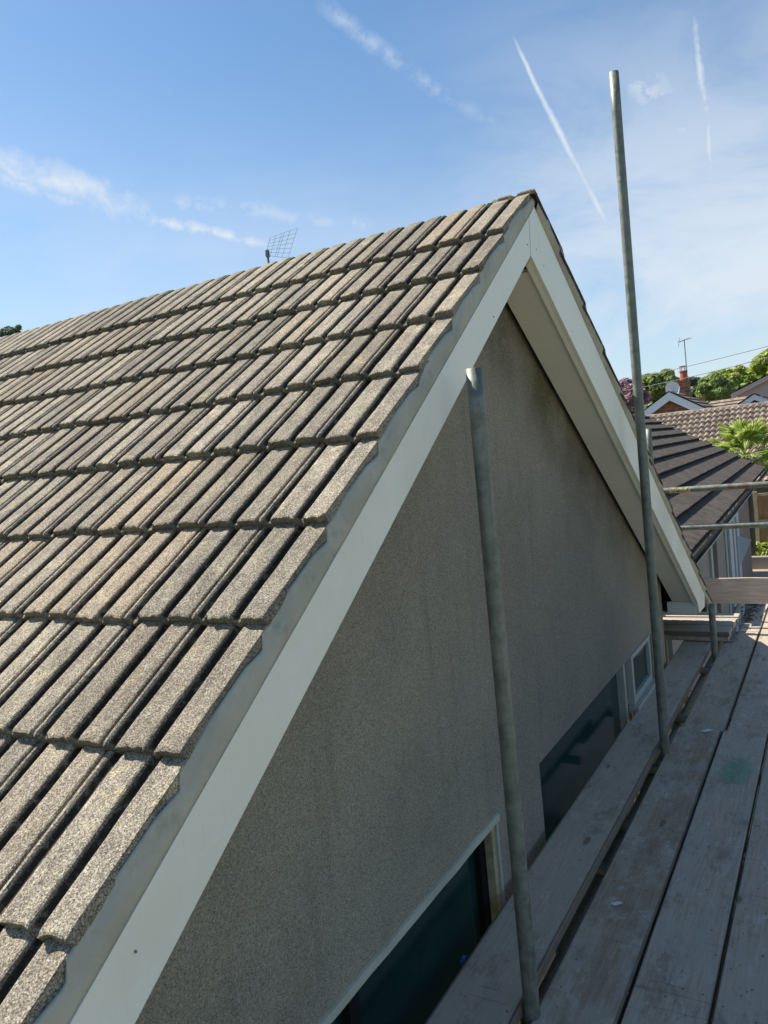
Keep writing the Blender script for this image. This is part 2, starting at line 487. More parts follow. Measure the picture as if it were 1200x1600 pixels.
class MB:
    def __init__(s): s.v = []; s.f = []
    def add(s, vs, fs):
        b = len(s.v); s.v += [tuple(x) for x in vs]; s.f += [tuple(i + b for i in f) for f in fs]; return s
    def box(s, lo, hi):
        (a, b, c), (d, e, f) = lo, hi
        return s.add([(a, b, c), (d, b, c), (d, e, c), (a, e, c), (a, b, f), (d, b, f), (d, e, f), (a, e, f)],
                     [(0, 3, 2, 1), (4, 5, 6, 7), (0, 1, 5, 4), (1, 2, 6, 5), (2, 3, 7, 6), (3, 0, 4, 7)])
    def prism_x(s, poly, x0, x1):
        """poly: list of (y, z), counter-clockwise seen from +X"""
        n = len(poly)
        vs = [(x0, y, z) for y, z in poly] + [(x1, y, z) for y, z in poly]
        fs = [tuple(range(n - 1, -1, -1)), tuple(range(n, 2 * n))]
        fs += [(i, (i + 1) % n, n + (i + 1) % n, n + i) for i in range(n)]
        return s.add(vs, fs)
    def hexa(s, p):   # 8 points: bottom quad then top quad
        return s.add(p, [(0, 3, 2, 1), (4, 5, 6, 7), (0, 1, 5, 4), (1, 2, 6, 5), (2, 3, 7, 6), (3, 0, 4, 7)])
    def tube(s, pts, r, n=12, caps=True, r2=None):
        pts = [Vector(p) for p in pts]; rings = []
        for i, p in enumerate(pts):
            t = (pts[min(i + 1, len(pts) - 1)] - pts[max(i - 1, 0)]).normalized()
            up = Vector((0, 0, 1)) if abs(t.z) < .9 else Vector((1, 0, 0))
            a = t.cross(up).normalized(); b = t.cross(a)
            rr = r if r2 is None else r + (r2 - r) * i / (len(pts) - 1)
            rings.append([p + rr * (math.cos(6.28318 * k / n) * a + math.sin(6.28318 * k / n) * b) for k in range(n)])
        vs = [q for rg in rings for q in rg]
        fs = [(i * n + k, i * n + (k + 1) % n, (i + 1) * n + (k + 1) % n, (i + 1) * n + k) for i in range(len(pts) - 1) for k in range(n)]
        if caps: fs += [tuple(range(n - 1, -1, -1)), tuple((len(pts) - 1) * n + k for k in range(n))]
        return s.add(vs, fs)
    def build(s, name, m, parent=None, smooth=False, loc=None, rot=None):
        me = bpy.data.meshes.new(name); me.from_pydata(s.v, [], s.f); me.materials.append(m)
        me.update()
        if smooth: me.polygons.foreach_set('use_smooth', [True] * len(me.polygons))
        return link(name, me, parent, loc, rot)


def copyo(o, parent=None):
    c = o.copy(); COL.objects.link(c); c.parent = parent; return c


def onx(px, py, h): v = pixdir(px, py); return v * (h / v.x)
def ony(px, py, h): v = pixdir(px, py); return v * (h / v.y)
def onz(px, py, h): v = pixdir(px, py); return v * (h / v.z)


GZ = -3.75                                   # ground level; the camera is the origin
random.seed(4)
# ------------------------------------------------------------------ ground
MB().add([(-400, -400, GZ), (400, -400, GZ), (400, 600, GZ), (-400, 600, GZ)], [(0, 1, 2, 3)]).build('ground', M['ground'])
tag(bpy.data.objects['ground'], kind='structure')
MB().add([(-3.2, -3, GZ + .004), (6, -3, GZ + .004), (6, 23.0, GZ + .004), (-3.2, 23.0, GZ + .004)], [(0, 1, 2, 3)]).build('patio', M['patio'])
tag(bpy.data.objects['patio'], kind='structure')

MB().add([(-3.1, -2, GZ + .010), (1.4, -2, GZ + .010), (1.4, 7.3, GZ + .010), (-3.1, 7.3, GZ + .010)], [(0, 1, 2, 3)]).build('deck_shade_sheet', flat('painted_deck_shade', (.03, .03, .028), .9))  # dark sheet added as painted shade on the ground below the boards
tag(bpy.data.objects['deck_shade_sheet'], kind='structure')
# ------------------------------------------------------------------ main house
XE = -.972                                   # verge edge of the tiles
PL = R_(35.0); nL = Vector((0, -math.sin(PL), math.cos(PL))); uL = Vector((0, math.cos(PL), math.sin(PL)))
OL = -.88 * nL                               # foot on the left roof plane
tr = .64; PR = math.atan(tr); nR = Vector((0, math.sin(PR), math.cos(PR))); uR = Vector((0, -math.cos(PR), math.sin(PR)))
RIDGE_U = 3.05
RY, RZ = (OL + uL * RIDGE_U).y, (OL + uL * RIDGE_U).z
OR = Vector((0, RY, RZ + .002))              # ridge point on the right plane
house = empty('bungalow', (0, 0, 0))
tag(house, 'bungalow with bare pebbledash gable, white bargeboards and weathered concrete roof tiles', 'house')
XW = -1.175; XB0, XB1 = -.985, -.965


def ztopL(y, w=0): return (OL.z + (y - OL.y) * math.tan(PL)) + w / math.cos(PL)
def ztopR(y, w=0): return OR.z - (y - OR.y) * tr + w / math.cos(PR)


# gable wall with its window openings
YA, YB = .12, 5.89
ops = [(.55, 2.588, -2.55, -1.365), (3.083, 5.385, -2.62, -1.365)]
brk = sorted({YA, YB, RY, *[o[0] for o in ops], *[o[1] for o in ops]})
wv = MB()


def walltop(y): return min(ztopL(y, -.14), ztopR(y, -.14))


for a, b in zip(brk, brk[1:]):
    spans = [(GZ - .1, None)]
    for o in ops:
        if o[0] <= a and b <= o[1]: spans = [(GZ - .1, o[2]), (o[3], None)]
    for lo, hi in spans:
        ha, hb = (walltop(a), walltop(b)) if hi is None else (hi, hi)
        wv.add([(XW, a, lo), (XW, b, lo), (XW, b, hb), (XW, a, ha)], [(0, 1, 2, 3)])
for (a, b, lo, hi) in ops:                    # reveals
    i = XW - .10
    wv.add([(XW, a, lo), (i, a, lo), (i, a, hi), (XW, a, hi)], [(0, 1, 2, 3)])
    wv.add([(XW, b, lo), (i, b, lo), (i, b, hi), (XW, b, hi)], [(3, 2, 1, 0)])
    wv.add([(XW, a, hi), (i, a, hi), (i, b, hi), (XW, b, hi)], [(0, 1, 2, 3)])
    wv.add([(XW, a, lo), (i, a, lo), (i, b, lo), (XW, b, lo)], [(3, 2, 1, 0)])
# end walls and back, so the house is a closed body
wv.add([(XW, YB, GZ - .1), (-9, YB, GZ - .1), (-9, YB, walltop(YB)), (XW, YB, walltop(YB))], [(0, 1, 2, 3)])
wv.add([(XW, YA, GZ - .1), (-9, YA, GZ - .1), (-9, YA, walltop(YA)), (XW, YA, walltop(YA))], [(3, 2, 1, 0)])
wv.add([(-9, YA, GZ - .1), (-9, YB, GZ - .1), (-9, YB, walltop(YB)), (-9, RY, walltop(RY)), (-9, YA, walltop(YA))], [(4, 3, 2, 1, 0)])
wv.build('gable_wall', M['render'], house)
# dark interior behind the openings
MB().box((-2.6, YA + .1, GZ), (-1.36, YB - .1, -1.2)).build('room_interior', M['dark'], house)

# windows
w1 = MB().box((XW - .085, 2.488, -2.55), (XW - .035, 2.538, -1.385)).box((XW - .085, .56, -1.42), (XW - .035, 2.488, -1.385)) \
    .box((XW - .085, .56, -2.55), (XW - .035, 2.488, -2.49)).box((XW - .085, 1.60, -2.49), (XW - .035, 1.65, -1.42)).build('window_frame', M['gutter'], house)
MB().box((XW - .070, .565, -2.49), (XW - .060, 2.488, -1.42)).build('pane', M['glass'], w1)
MB().box((XW - .09, 2.540, -2.545), (XW - .004, 2.572, -1.372)).build('jamb_trim', M['timber'], w1)
MB().box((XW - .05, 2.573, -2.545), (XW + .004, 2.592, -1.368)).build('jamb_bead', M['frame'], w1)
# drip bead over the near window, slightly wavy
hb = MB(); prev = None
for k in range(40):
    y = .55 + k * (2.600 - .55) / 39; dz = noise.noise((y * 7, 0, 0)) * .004
    prev = (y, dz); hb.v += [(XW - .01, y, -1.385 + dz), (XW + .010, y, -1.387 + dz), (XW + .008, y, -1.363 + dz), (XW - .01, y, -1.358 + dz)]
for k in range(39):
    for j in range(4): hb.f.append((k * 4 + j, k * 4 + (j + 1) % 4, k * 4 + 4 + (j + 1) % 4, k * 4 + 4 + j))
hb.build('window_head_bead', M['mortar'], house)
w2 = MB().box((XW - .085, 4.700, -2.60), (XW - .02, 4.745, -1.372)).box((XW - .085, 3.09, -2.60), (XW - .055, 3.12, -1.372)) \
    .box((XW - .085, 3.12, -1.392), (XW - .055, 4.70, -1.368)).box((XW - .085, 3.12, -2.60), (XW - .055, 4.70, -2.54)).build('window_frame', M['frame'], house)
MB().box((XW - .072, 3.12, -2.54), (XW - .064, 4.70, -1.392)).build('pane', M['glass'], w2)
MB().box((XW - .085, 4.745, -2.60), (XW - .03, 4.80, -1.62)).box((XW - .085, 4.90, -2.60), (XW - .04, 4.94, -1.70)).build('timber_post', M['timber'], w2)
# small top-hung light beside it, standing a little proud
fl = MB().box((XW - .03, 4.79, -1.385), (XW + .012, 5.345, -1.368 + .012)).box((XW - .03, 4.79, -1.665), (XW + .012, 5.345, -1.620)) \
    .box((XW - .03, 4.79, -1.62), (XW + .012, 4.835, -1.385)).box((XW - .03, 5.295, -1.62), (XW + .012, 5.345, -1.385)).build('top_light', M['frame'], house)
MB().box((XW - .016, 4.835, -1.62), (XW - .008, 5.295, -1.385)).build('pane', M['glass'], fl)
MB().box((XW - .02, 4.77, -1.71), (XW + .04, 5.375, -1.668)).build('sill', M['frame'], fl)
MB().box((XW - .085, 4.95, -2.60), (XW - .05, 5.38, -1.72)).build('lower_pane', M['glass'], fl)
MB().box((XW - .0, 5.40, -2.9), (XW + .012, 5.46, -1.38)).build('jamb_trim', M['render'], house)

# roof body under the tiles (closed slabs)
roof = MB()
ey0, ey1 = -.85, 6.80
for (ya, yb, zf) in ((ey0, RY, ztopL), (RY, ey1, ztopR)):
    roof.prism_x([(ya, zf(ya, -.10)), (yb, min(ztopL(RY, -.10), ztopR(RY, -.10)) if yb == RY else zf(yb, -.10)),
                  (yb, RZ - .055) if yb == RY else (yb, zf(yb, -.05)),
                  (ya, zf(ya, -.05)) if ya != RY else (ya, RZ - .055)] if ya != RY else
                 [(ya, min(ztopL(RY, -.10), ztopR(RY, -.10))), (yb, zf(yb, -.10)), (yb, zf(yb, -.05)), (ya, RZ - .055)], -9, -1.0)
roof = roof.build('roof', M['dark'], house)

# ---- tiles
PROF = [(.000, -.0125), (.0025, -.0060), (.006, -.0018), (.011, -.0003), (.020, .0003), (.032, .0005), (.046, .0), (.058, .0003), (.068, -.0003),
        (.0715, -.0022), (.0740, -.0100), (.0765, -.0152), (.082, -.0158), (.088, -.0155), (.0925, -.0140), (.0955, -.0085), (.0985, -.0035), (.103, -.0005),
        (.114, .0003), (.128, .0), (.142, .0002), (.1545, -.0002), (.1575, -.002), (.1590, -.011), (.1618, -.011), (.1640, -.004),
        (.1670, -.0020), (.1725, -.0022), (.1760, -.0055), (.1785, -.0120), (.1810, -.0155), (.187, -.0158), (.193, -.0150), (.199, -.0138)]
TILT = .076


def tile_mesh(name, seed, length=.385, side=None, cap=False, material=None, wide=1.0):
    """side='R' closes the tile at its second flat, a plain cut edge; side='L' starts at the first flat"""
    prof = [p for p in PROF if not (side == 'R' and p[0] > .1585)]
    if side == 'R': prof = prof[:-1] + [(.1580, -.0005)]
    us = [0, .004, .012, .03, .06, .10, .15, .20, .25, .30, .34, length - .015, length]
    vs = []; fs = []
    so_ = seed * 13.37; np_ = len(prof)
    for i, u in enumerate(us):
        for x, h in prof:
            rag = (noise.noise((x * 60, so_, 0)) * .0080 + noise.noise((x * 230, so_, 3)) * .0058) if i < 3 else 0
            dz = noise.noise((x * 60, u * 40, so_)) * .0010 + noise.noise((x * 200, u * 150, so_)) * .0007
            if i == 0: dz -= .0030
            elif i == 1: dz -= .0008
            if cap and u > length - .03: dz -= .012 * ((u - (length - .03)) / .03) ** 1.5
            sx = x + noise.noise((u * 25, so_, x * 5)) * .0012
            vs.append((sx, u + rag * (1 - i / 3 if i < 3 else 0), h - TILT * u + dz))
    nt = len(us)
    for i in range(nt - 1):
        for j in range(np_ - 1):
            fs.append((i * np_ + j, i * np_ + j + 1, (i + 1) * np_ + j + 1, (i + 1) * np_ + j))
    # under side: rows at the front, middle and tail
    b = len(vs); lows = [0, .006, .10, length]
    for i, u in enumerate(lows):
        for x, h in prof:
            th = .0200 if h < -.013 else .0200 + .42 * (h + .0155)
            rag = noise.noise((x * 90, so_, 9)) * .004
            vs.append((x, u + (.003 + rag if i == 0 else 0), h - TILT * u - th + noise.noise((x * 90, so_, 5)) * .0015))
    # half-way row down the front edge for a broken face
    c = len(vs)
    for j, (x, h) in enumerate(prof):
        top = vs[j]; lo = vs[b + j]
        vs.append((x, (top[1] + lo[1]) / 2 + noise.noise((x * 150, so_, 7)) * .0060 - .0015, (top[2] + lo[2]) / 2))
    for j in range(np_ - 1):
        fs.append((c + j, c + j + 1, j + 1, j)); fs.append((b + j, b + j + 1, c + j + 1, c + j))
        for i in range(3):
            fs.append((b + (i + 1) * np_ + j, b + (i + 1) * np_ + j + 1, b + i * np_ + j + 1, b + i * np_ + j))
        fs.append(((nt - 1) * np_ + j, (nt - 1) * np_ + j + 1, b + 3 * np_ + j + 1, b + 3 * np_ + j))
    for j, flip in ((0, False), (np_ - 1, True)):   # closed sides
        poly = [i * np_ + j for i in range(nt)] + [b + i * np_ + j for i in (3, 2, 1, 0)] + [c + j]
        fs.append(tuple(poly if not flip else poly[::-1]))
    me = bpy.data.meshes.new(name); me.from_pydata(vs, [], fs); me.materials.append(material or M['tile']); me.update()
    return me


V_IN = [tile_mesh('roof_tile', k) for k in range(5)]
V_TOP = [tile_mesh('roof_tile', 10 + k, .425, cap=True) for k in range(3)]
V_ENDR = [tile_mesh('roof_tile', 20 + k, side='R') for k in range(4)]
V_ENDRT = tile_mesh('roof_tile', 30, .425, side='R', cap=True)
MLx = Matrix((Vector((1, 0, 0)), uL, nL)).transposed()
MRx = Matrix((Vector((-1, 0, 0)), uR, nR)).transposed()
fronts = [.165 - .305 * k for k in range(6, 0, -1)] + [.165, .468, .770, 1.080, 1.396, 1.704, 2.012, 2.320, 2.630]
fronts = [f for f in fronts if f > -1.6]
rest = MB()


def place(me, O, u, xo, Mx, k, parent, w=0.0):
    o = link('roof_tile', me, parent)
    jw = random.uniform(-.0016, .0016); ju = random.uniform(-.0075, .0075)
    m = Mx.to_4x4(); m.translation = O + Vector((xo + random.uniform(-.0007, .0007), 0, 0)) + Mx @ Vector((0, u + ju, jw + w))
    rz = Matrix.Rotation(random.uniform(-.006, .006), 4, 'Z')
    o.matrix_local = m @ rz
    return o


def add_rest(me, O, u, xo, Mx):
    b = len(rest.v)
    for v in me.vertices:
        p = O + Vector((xo, 0, 0)) + Mx @ (v.co + Vector((0, u, 0)))
        rest.v.append(tuple(p))
    rest.f += [tuple(i + b for i in p.vertices) for p in me.polygons]


def projpx(p):
    c = Vector((p.dot(CX), p.dot(CY), p.dot(CZ)))
    if c.z > -.05: return None
    return 600 + F * c.x / -c.z, 800 - F * c.y / -c.z


low_me = bpy.data.meshes.new('low_tile')
lp = [(0, -.013), (.006, 0), (.064, 0), (.073, -.016), (.092, -.016), (.103, 0), (.158, 0), (.160, -.008), (.165, 0), (.175, -.003), (.182, -.016), (.198, -.015)]
lv = [(x, 0, h - .018) for x, h in lp] + [(x, 0, h) for x, h in lp] + [(x, .31, h - TILT * .31) for x, h in lp]
nl = len(lp); low_me.from_pydata(lv, [], [(r * nl + j, r * nl + j + 1, (r + 1) * nl + j + 1, (r + 1) * nl + j) for r in (0, 1) for j in range(nl - 1)]); low_me.update()
nsolo = 0
X0 = XE - .158
for ci, u in enumerate(fronts):
    top = ci == len(fronts) - 1
    for j in range(0, 40):
        xo = X0 - .197 * j
        p = projpx(OL + uL * (u + .15) + Vector((xo + .1, 0, 0)))
        vis = p is not None and -60 < p[0] < 1200 and p[1] < 1690
        if j == 0: me = V_ENDRT if top else V_ENDR[(ci * 7) % 4]
        else: me = random.choice(V_TOP if top else V_IN)
        if vis or j == 0 or (p is not None and -400 < p[0] < 1000 and p[1] < 2300 and j < 8):
            nsolo += 1; place(me, OL, u, xo, MLx, 0, roof)
        else:
            add_rest(low_me, OL, u, xo, MLx)
# right slope: the verge tiles one by one, the rest (out of sight) as one part
lenR = (6.86 - RY) / math.cos(PR)
nR_c = 13; gR = (lenR - .03) / nR_c
V_RTT = tile_mesh('roof_tile', 47, gR + .012)
V_RT = [tile_mesh('roof_tile', 40 + k, .385) for k in range(3)]
for k in range(nR_c):
    s = -lenR + k * gR
    place(V_RT[k % 3] if k < nR_c - 1 else V_RTT, OR, s, XE + .0205, MRx, 0, roof)
    for j in range(1, 40): add_rest(low_me, OR, s, XE - .197 * j, MRx)
o = rest.build('roof_tile', M['tile_far'], roof); o['kind'] = 'stuff'
print('tiles', nsolo)


# ---- verge mortar, bargeboards, soffits
def strip(name, m, ya, yb, ztop, zbot, xt, xb, n, seed, parent, rec=None):
    """mortar fillet between the tile undersides and the board"""
    vs = []; fs = []; R = 9
    for i in range(n + 1):
        y = ya + (yb - ya) * i / n
        zt, zb = ztop(y), zbot(y)
        for j in range(R):
            f = j / (R - 1)
            rc = rec(y, j) if rec else 0
            x = xt + (xb - xt) * f - rc + .0035 * math.sin(f * 3.14) + noise.noise((y * 9, f * 2, seed)) * .0030 + noise.noise((y * 45, f * 6, seed)) * .0012
            vs.append((x, y, zt + (zb - zt) * f + (noise.noise((y * 12, 5, seed)) * .003 if 0 < j < 8 else 0)))
        vs.append((xt - .004, y, zt - .002)); vs.append((xb - .03, y, zb))
    q = R + 2
    for i in range(n):
        for j in range(R - 1): fs.append((i * q + j, i * q + j + 1, (i + 1) * q + j + 1, (i + 1) * q + j))
        fs.append((i * q + R, i * q, (i + 1) * q, (i + 1) * q + R)); fs.append((i * q + R - 1, i * q + R + 1, (i + 1) * q + R + 1, (i + 1) * q + R - 1))
    me = bpy.data.meshes.new(name); me.from_pydata(vs, [], fs); me.materials.append(m); me.update()
    me.polygons.foreach_set('use_smooth', [True] * len(fs))
    return link(name, me, parent)


def bTL(y): return .879 + .700 * (y - 2.943)
def bBL(y): return .727 + .706 * (y - 2.918)
def bTR(y): return .931 - .640 * (y - 3.008)
def bBR(y): return .727 - .628 * (y - 2.918)


APY = 3.012
# left mortar follows the tile undersides, stepping with the courses
def tunderL(y):
    u = (Vector((0, y, ztopL(y))) - OL).dot(uL)
    k = max([f for f in fronts if f <= u + 1e-6] or [fronts[0]])
    v = u - k
    bonus = .009 * max(0, min(1, (v - .03) / .08, (.29 - v) / .06))
    return ztopL(y, -.021 - TILT * v + bonus)


def tunderR(y):
    s = (Vector((0, y, ztopR(y))) - OR).dot(uR)
    k = math.floor((s + lenR) / gR) * gR - lenR
    return ztopR(y, -.021 - TILT * (s - k))


def recL(y, j):
    u = (Vector((0, y, ztopL(y))) - OL).dot(uL)
    k = max([f for f in fronts if f <= u + 1e-6] or [fronts[0]])
    w = 1 - (u - k) / (.115 + .02 * noise.noise((k * 9, 1, 1)))
    if w <= 0 or j > 4 * w + 1: return 0
    return .0040 + .0006 * noise.noise((u * 40, j * .8, 2))


strip('verge_mortar', M['mortar'], -.80, APY + .012, lambda y: min(tunderL(y), 1.022), lambda y: bTL(y) + .003, -.9690, -.9660, 620, 1.0, house, recL)
strip('verge_mortar', M['mortar_old'], APY + .014, 6.84, lambda y: min(tunderR(y) - .001, .985), lambda y: bTR(y) - .004, -.9520, -.9625, 300, 2.0, house)
bl = MB()
bl.prism_x([(-.86, bBL(-.86)), (2.916, bBL(2.916)), (2.936, bTL(2.936)), (-.86, bTL(-.86))], XB0, XB1)
bl = bl.build('bargeboard', M['pvc'], house)
br_ = MB(); XR = XB1 + .001
br_.prism_x([(2.9195, bBR(2.9195)), (6.13, bBR(6.13)), (6.20, -1.392), (6.47, -1.400), (6.50, bTR(6.50)), (3.010, bTR(3.010)), (2.9395, bTL(2.9395))], XR - .030, XR)
br_ = br_.build('bargeboard', M['pvc'], house)
# rounded lower lip of the right board
lip = MB(); n = 6
ys = [2.95, 6.14]
pts = []
for y in ys:
    for k in range(n + 1):
        a = math.pi / 2 * k / n
        pts.append((XR - .006 - .032 * math.sin(a) * 1.0, y, bBR(y) + .004 - .000 - .012 * math.sin(a) + .006 * (1 - math.cos(a))))
lip.add(pts, [(k, k + 1, n + 2 + k, n + 1 + k) for k in range(n)])
lip.build('board_lip', M['pvc'], br_, smooth=True)
for (px, py) in ((824.5, 382), (838, 390), (771.5, 495), (849.7, 415), (212, 1487), (895, 518)):
    q = onx(px, py, XR + .0005)
    MB().tube([(q.x - .002, q.y, q.z), (q.x + .0012, q.y, q.z)], .0022, 8).build('nail', M['nail'], bl if px < 830 else br_)
# soffits
sf = MB()
sf.add([(XB0, 3.0, bBR(3.0) + .012), (-1.150, 3.0, bBR(3.0) + .012), (-1.150, 6.16, bBR(6.16) + .012), (XB0, 6.16, bBR(6.16) + .012),
        (XB0, 3.0, bBR(3.0) + .022), (-1.150, 3.0, bBR(3.0) + .022), (-1.150, 6.16, bBR(6.16) + .022), (XB0, 6.16, bBR(6.16) + .022)],
       [(0, 1, 2, 3), (7, 6, 5, 4), (1, 5, 6, 2), (0, 3, 7, 4)])
sf.build('soffit', M['soffit'], house)
sf = MB()
sf.add([(XB0, -.86, bBL(-.86) + .012), (-1.150, -.86, bBL(-.86) + .012), (-1.150, 2.9, bBL(2.9) + .012), (XB0, 2.9, bBL(2.9) + .012),
        (XB0, -.86, bBL(-.86) + .022), (-1.150, -.86, bBL(-.86) + .022), (-1.150, 2.9, bBL(2.9) + .022), (XB0, 2.9, bBL(2.9) + .022)],
       [(3, 2, 1, 0), (4, 5, 6, 7), (2, 6, 5, 1), (4, 7, 3, 0)])
sf.build('soffit', M['soffit'], house)
MB().hexa([(-1.19, 6.165, -1.392), (XB0, 6.165, -1.392), (XB0, 6.185, -1.392), (-1.19, 6.185, -1.392),
           (-1.19, 6.165, -1.30), (XB0, 6.165, -1.30), (XB0, 6.185, -1.30), (-1.19, 6.185, -1.30)]).build('eaves_box_end', M['soffit'], house)
MB().box((-9, 6.19, -1.40), (-.99, 6.80, -1.385)).build('eaves_soffit', M['soffit'], house)
MB().box((-9, 6.80, -1.41), (-1.02, 6.82, -1.24)).build('fascia', M['pvc'], house)

# ------------------------------------------------------------------ scaffold
DZ = -1.69


def board(x0, x1, y0, y1, ztop, label, m='board', group='scaffold boards of the working platform', along='Y', seed=0, rz=0.0, roll=0.0):
    Lg, Wd, th = (y1 - y0, x1 - x0, .038) if along == 'Y' else (x1 - x0, y1 - y0, .038)
    n = max(8, int(Lg * 10)); bm = MB(); c = .004
    sec = [(-Wd / 2 + c, 0), (Wd / 2 - c, 0), (Wd / 2, c), (Wd / 2, th - c), (Wd / 2 - c, th), (0, th), (-Wd / 2 + c, th), (-Wd / 2, th - c), (-Wd / 2, c)]
    for i in range(n + 1):
        y = -Lg / 2 + Lg * i / n
        wx = noise.noise((y * .7, seed * 3.1, 0)) * .004; wz = noise.noise((y * .5, seed * 2.3, 4)) * .003
        for (x, zz) in sec:
            e = (noise.noise((y * 8, seed, 1 if x > 0 else 2)) * .0018) if abs(x) > .05 else 0
            cr = -.002 if zz > .02 and x == 0 else 0
            bm.v.append((x + wx + e, y, zz - th + wz + cr))
    q = len(sec)
    for i in range(n):
        for j in range(q): bm.f.append((i * q + j, (i + 1) * q + j, (i + 1) * q + (j + 1) % q, i * q + (j + 1) % q))
    bm.f.append(tuple(range(q))); bm.f.append(tuple(n * q + k for k in range(q - 1, -1, -1)))
    o = bm.build('scaffold_board', M[m], None, loc=((x0 + x1) / 2, (y0 + y1) / 2, ztop), rot=(0, roll, rz + (R_(-90) if along == 'X' else 0)))
    return tag(o, label, 'scaffold board', group)


board(-.868, -.637, .62, 4.545, DZ, 'near scaffold board beside the gap, mud-specked, with a scrap of paper on it', 'board_brown', seed=1)
board(-.628, -.403, .62, 4.550, DZ, 'near scaffold board with the patch of green paint close to its far end', 'board_green', seed=2)
board(-.394, -.170, .62, 4.552, DZ, 'near scaffold board at the right edge of the photo, right of the green-stained one', seed=3)
board(-.163, .062, .62, 4.548, DZ, 'scaffold board just outside the right edge, fourth from the gap', seed=4)
board(.069, .294, .62, 4.555, DZ, 'scaffold board outside the right edge, fifth and outermost from the gap', seed=5)
board(-.852, -.622, 4.556, 6.88, DZ - .006, 'far scaffold board beside the gap, grey, its far end in bright sun', seed=6)
board(-.611, -.386, 4.562, 8.45, DZ - .006, 'far scaffold board at the right edge of the photo, sunlit beyond the shadow edge', seed=7)
board(-.379, -.154, 4.560, 8.45, DZ - .006, 'scaffold board outside the right edge, third in the far row', seed=8)
board(-.147, .078, 4.560, 8.45, DZ - .006, 'scaffold board outside the right edge, fourth in the far row', seed=9)
board(.085, .310, 4.560, 8.45, DZ - .006, 'scaffold board outside the right edge, outermost in the far row', seed=10)
board(-.775, -.622, 6.89, 8.45, DZ - .006, 'short sunlit board end beyond the shadow, beside the boards laid across', 'board_pale', seed=11)
board(-1.134, -.896, .60, 4.45, DZ + .038, 'raised inner scaffold board running along the foot of the gable, both poles at its edge', 'board_light', group='inner boards along the wall', seed=12, rz=.0015)
board(-1.150, -.925, 4.25, 6.69, DZ, 'lower inner scaffold board beyond the tall pole, its near end under the raised board', 'board_light', group='inner boards along the wall', seed=13)
for k, (a, b, lb) in enumerate(((6.47, 6.695, 'nearest of the cross-laid boards under the eave, half in shade'),
                                (6.70, 6.925, 'middle sunlit cross-laid board beyond the eave corner'),
                                (6.93, 7.155, 'farthest sunlit cross-laid board, below the upright toe board'))):
    board(-2.6, -.800 + .006 * k, a, b, DZ + .085, lb, 'board_pale', 'boards laid across the corner', 'X', seed=20 + k)
    if k == 0: board(-2.58, -.81, a + .01, b, DZ + .045, 'underneath board of the cross-laid pair, dark front edge under the eave', 'board', 'boards laid across the corner', 'X', seed=30)
# upright toe board at the far end
tb = MB(); n = 30
for i in range(n + 1):
    x = -1.3 + i * 2.0 / n
    e = noise.noise((x * 5, 3, 0)) * .003
    tb.v += [(x, 7.20 + e, -1.530), (x, 7.238 + e, -1.530), (x, 7.238 + e, -1.308 + e), (x, 7.20 + e, -1.308 + e)]
for i in range(n):
    for j in range(4): tb.f.append((i * 4 + j, i * 4 + (j + 1) % 4, i * 4 + 4 + (j + 1) % 4, i * 4 + 4 + j))
tb.f += [(3, 2, 1, 0), tuple(n * 4 + k for k in range(4))]
MWX = mat('toe_board_timber', lambda t: m_wood_x(t), .85, spec=.25) if False else None


def m_wx(t):
    v, r = ocoord(t)
    g = t.noise(t.scale(v, (1.1, 26, 20)), 4, 7, .68, .4)
    a = t.mix(t.map(g, .3, .7), (.33, .27, .215), (.50, .42, .345))
    a = t.mix(t.map(t.noise(v, 5, 6, .7), .5, .75, 0, .4), a, (.30, .27, .24))
    return a, (g, .4, .003)


M['toe'] = mat('toe_board_timber', m_wx, .85, spec=.25)
tag(tb.build('toe_board', M['toe']), 'pale wooden toe board set on edge across the far end of the platform', 'toe board')

PR_ = .02415


def pole(x, y, z0, z1, label, dx=0, m='galv', group='upright scaffold poles'):
    b = MB(); H = z1 - z0; n = 24; L = 30
    for i in range(L + 1):
        f = i / L
        for k in range(n):
            a = 6.28318 * k / n
            b.v.append((dx * f + PR_ * math.cos(a), PR_ * math.sin(a), H * f))
    for i in range(L):
        for k in range(n): b.f.append((i * n + k, i * n + (k + 1) % n, (i + 1) * n + (k + 1) % n, (i + 1) * n + k))
    base = len(b.v)
    for (rr, zz) in ((.020, H), (.020, H - .25)):
        for k in range(n):
            a = 6.28318 * k / n; b.v.append((dx + rr * math.cos(a), rr * math.sin(a), zz))
    for k in range(n):
        k2 = (k + 1) % n
        b.f.append((L * n + k, L * n + k2, base + k2, base + k)); b.f.append((base + k, base + k2, base + n + k2, base + n + k))
    b.f.append(tuple(base + n + k for k in range(n)))
    o = b.build('scaffold_pole', M[m], loc=(x, y, z0), smooth=True)
    tag(o, label, 'scaffold pole', group); return o


pole(-.872, 2.045, GZ, .236, 'short galvanised scaffold pole ending in front of the left bargeboard', .003)
pole(-.872, 4.15, GZ, 1.830, 'tall scaffold pole rising into the sky in front of the right bargeboard', .010)
pole(-.862, 6.10, GZ, -1.300, 'stub of scaffold pole standing up just below the toe board', 0)
q4 = ony(1013, 670, 6.98)
pole(q4.x, 6.98, GZ, q4.z, 'scaffold pole mostly hidden behind the tall pole, its top above the dark roof', 0)


def htube(p0, p1, label, m='galv', group='scaffold cross tubes', name='scaffold_tube', cat='scaffold tube'):
    p0, p1 = Vector(p0), Vector(p1); c = (p0 + p1) / 2
    b = MB(); N = 20
    b.tube([p0 - c + (p1 - p0) * i / N for i in range(N + 1)], PR_, 20)
    o = b.build(name, M[m], loc=c, smooth=True)
    return tag(o, label, cat, group)


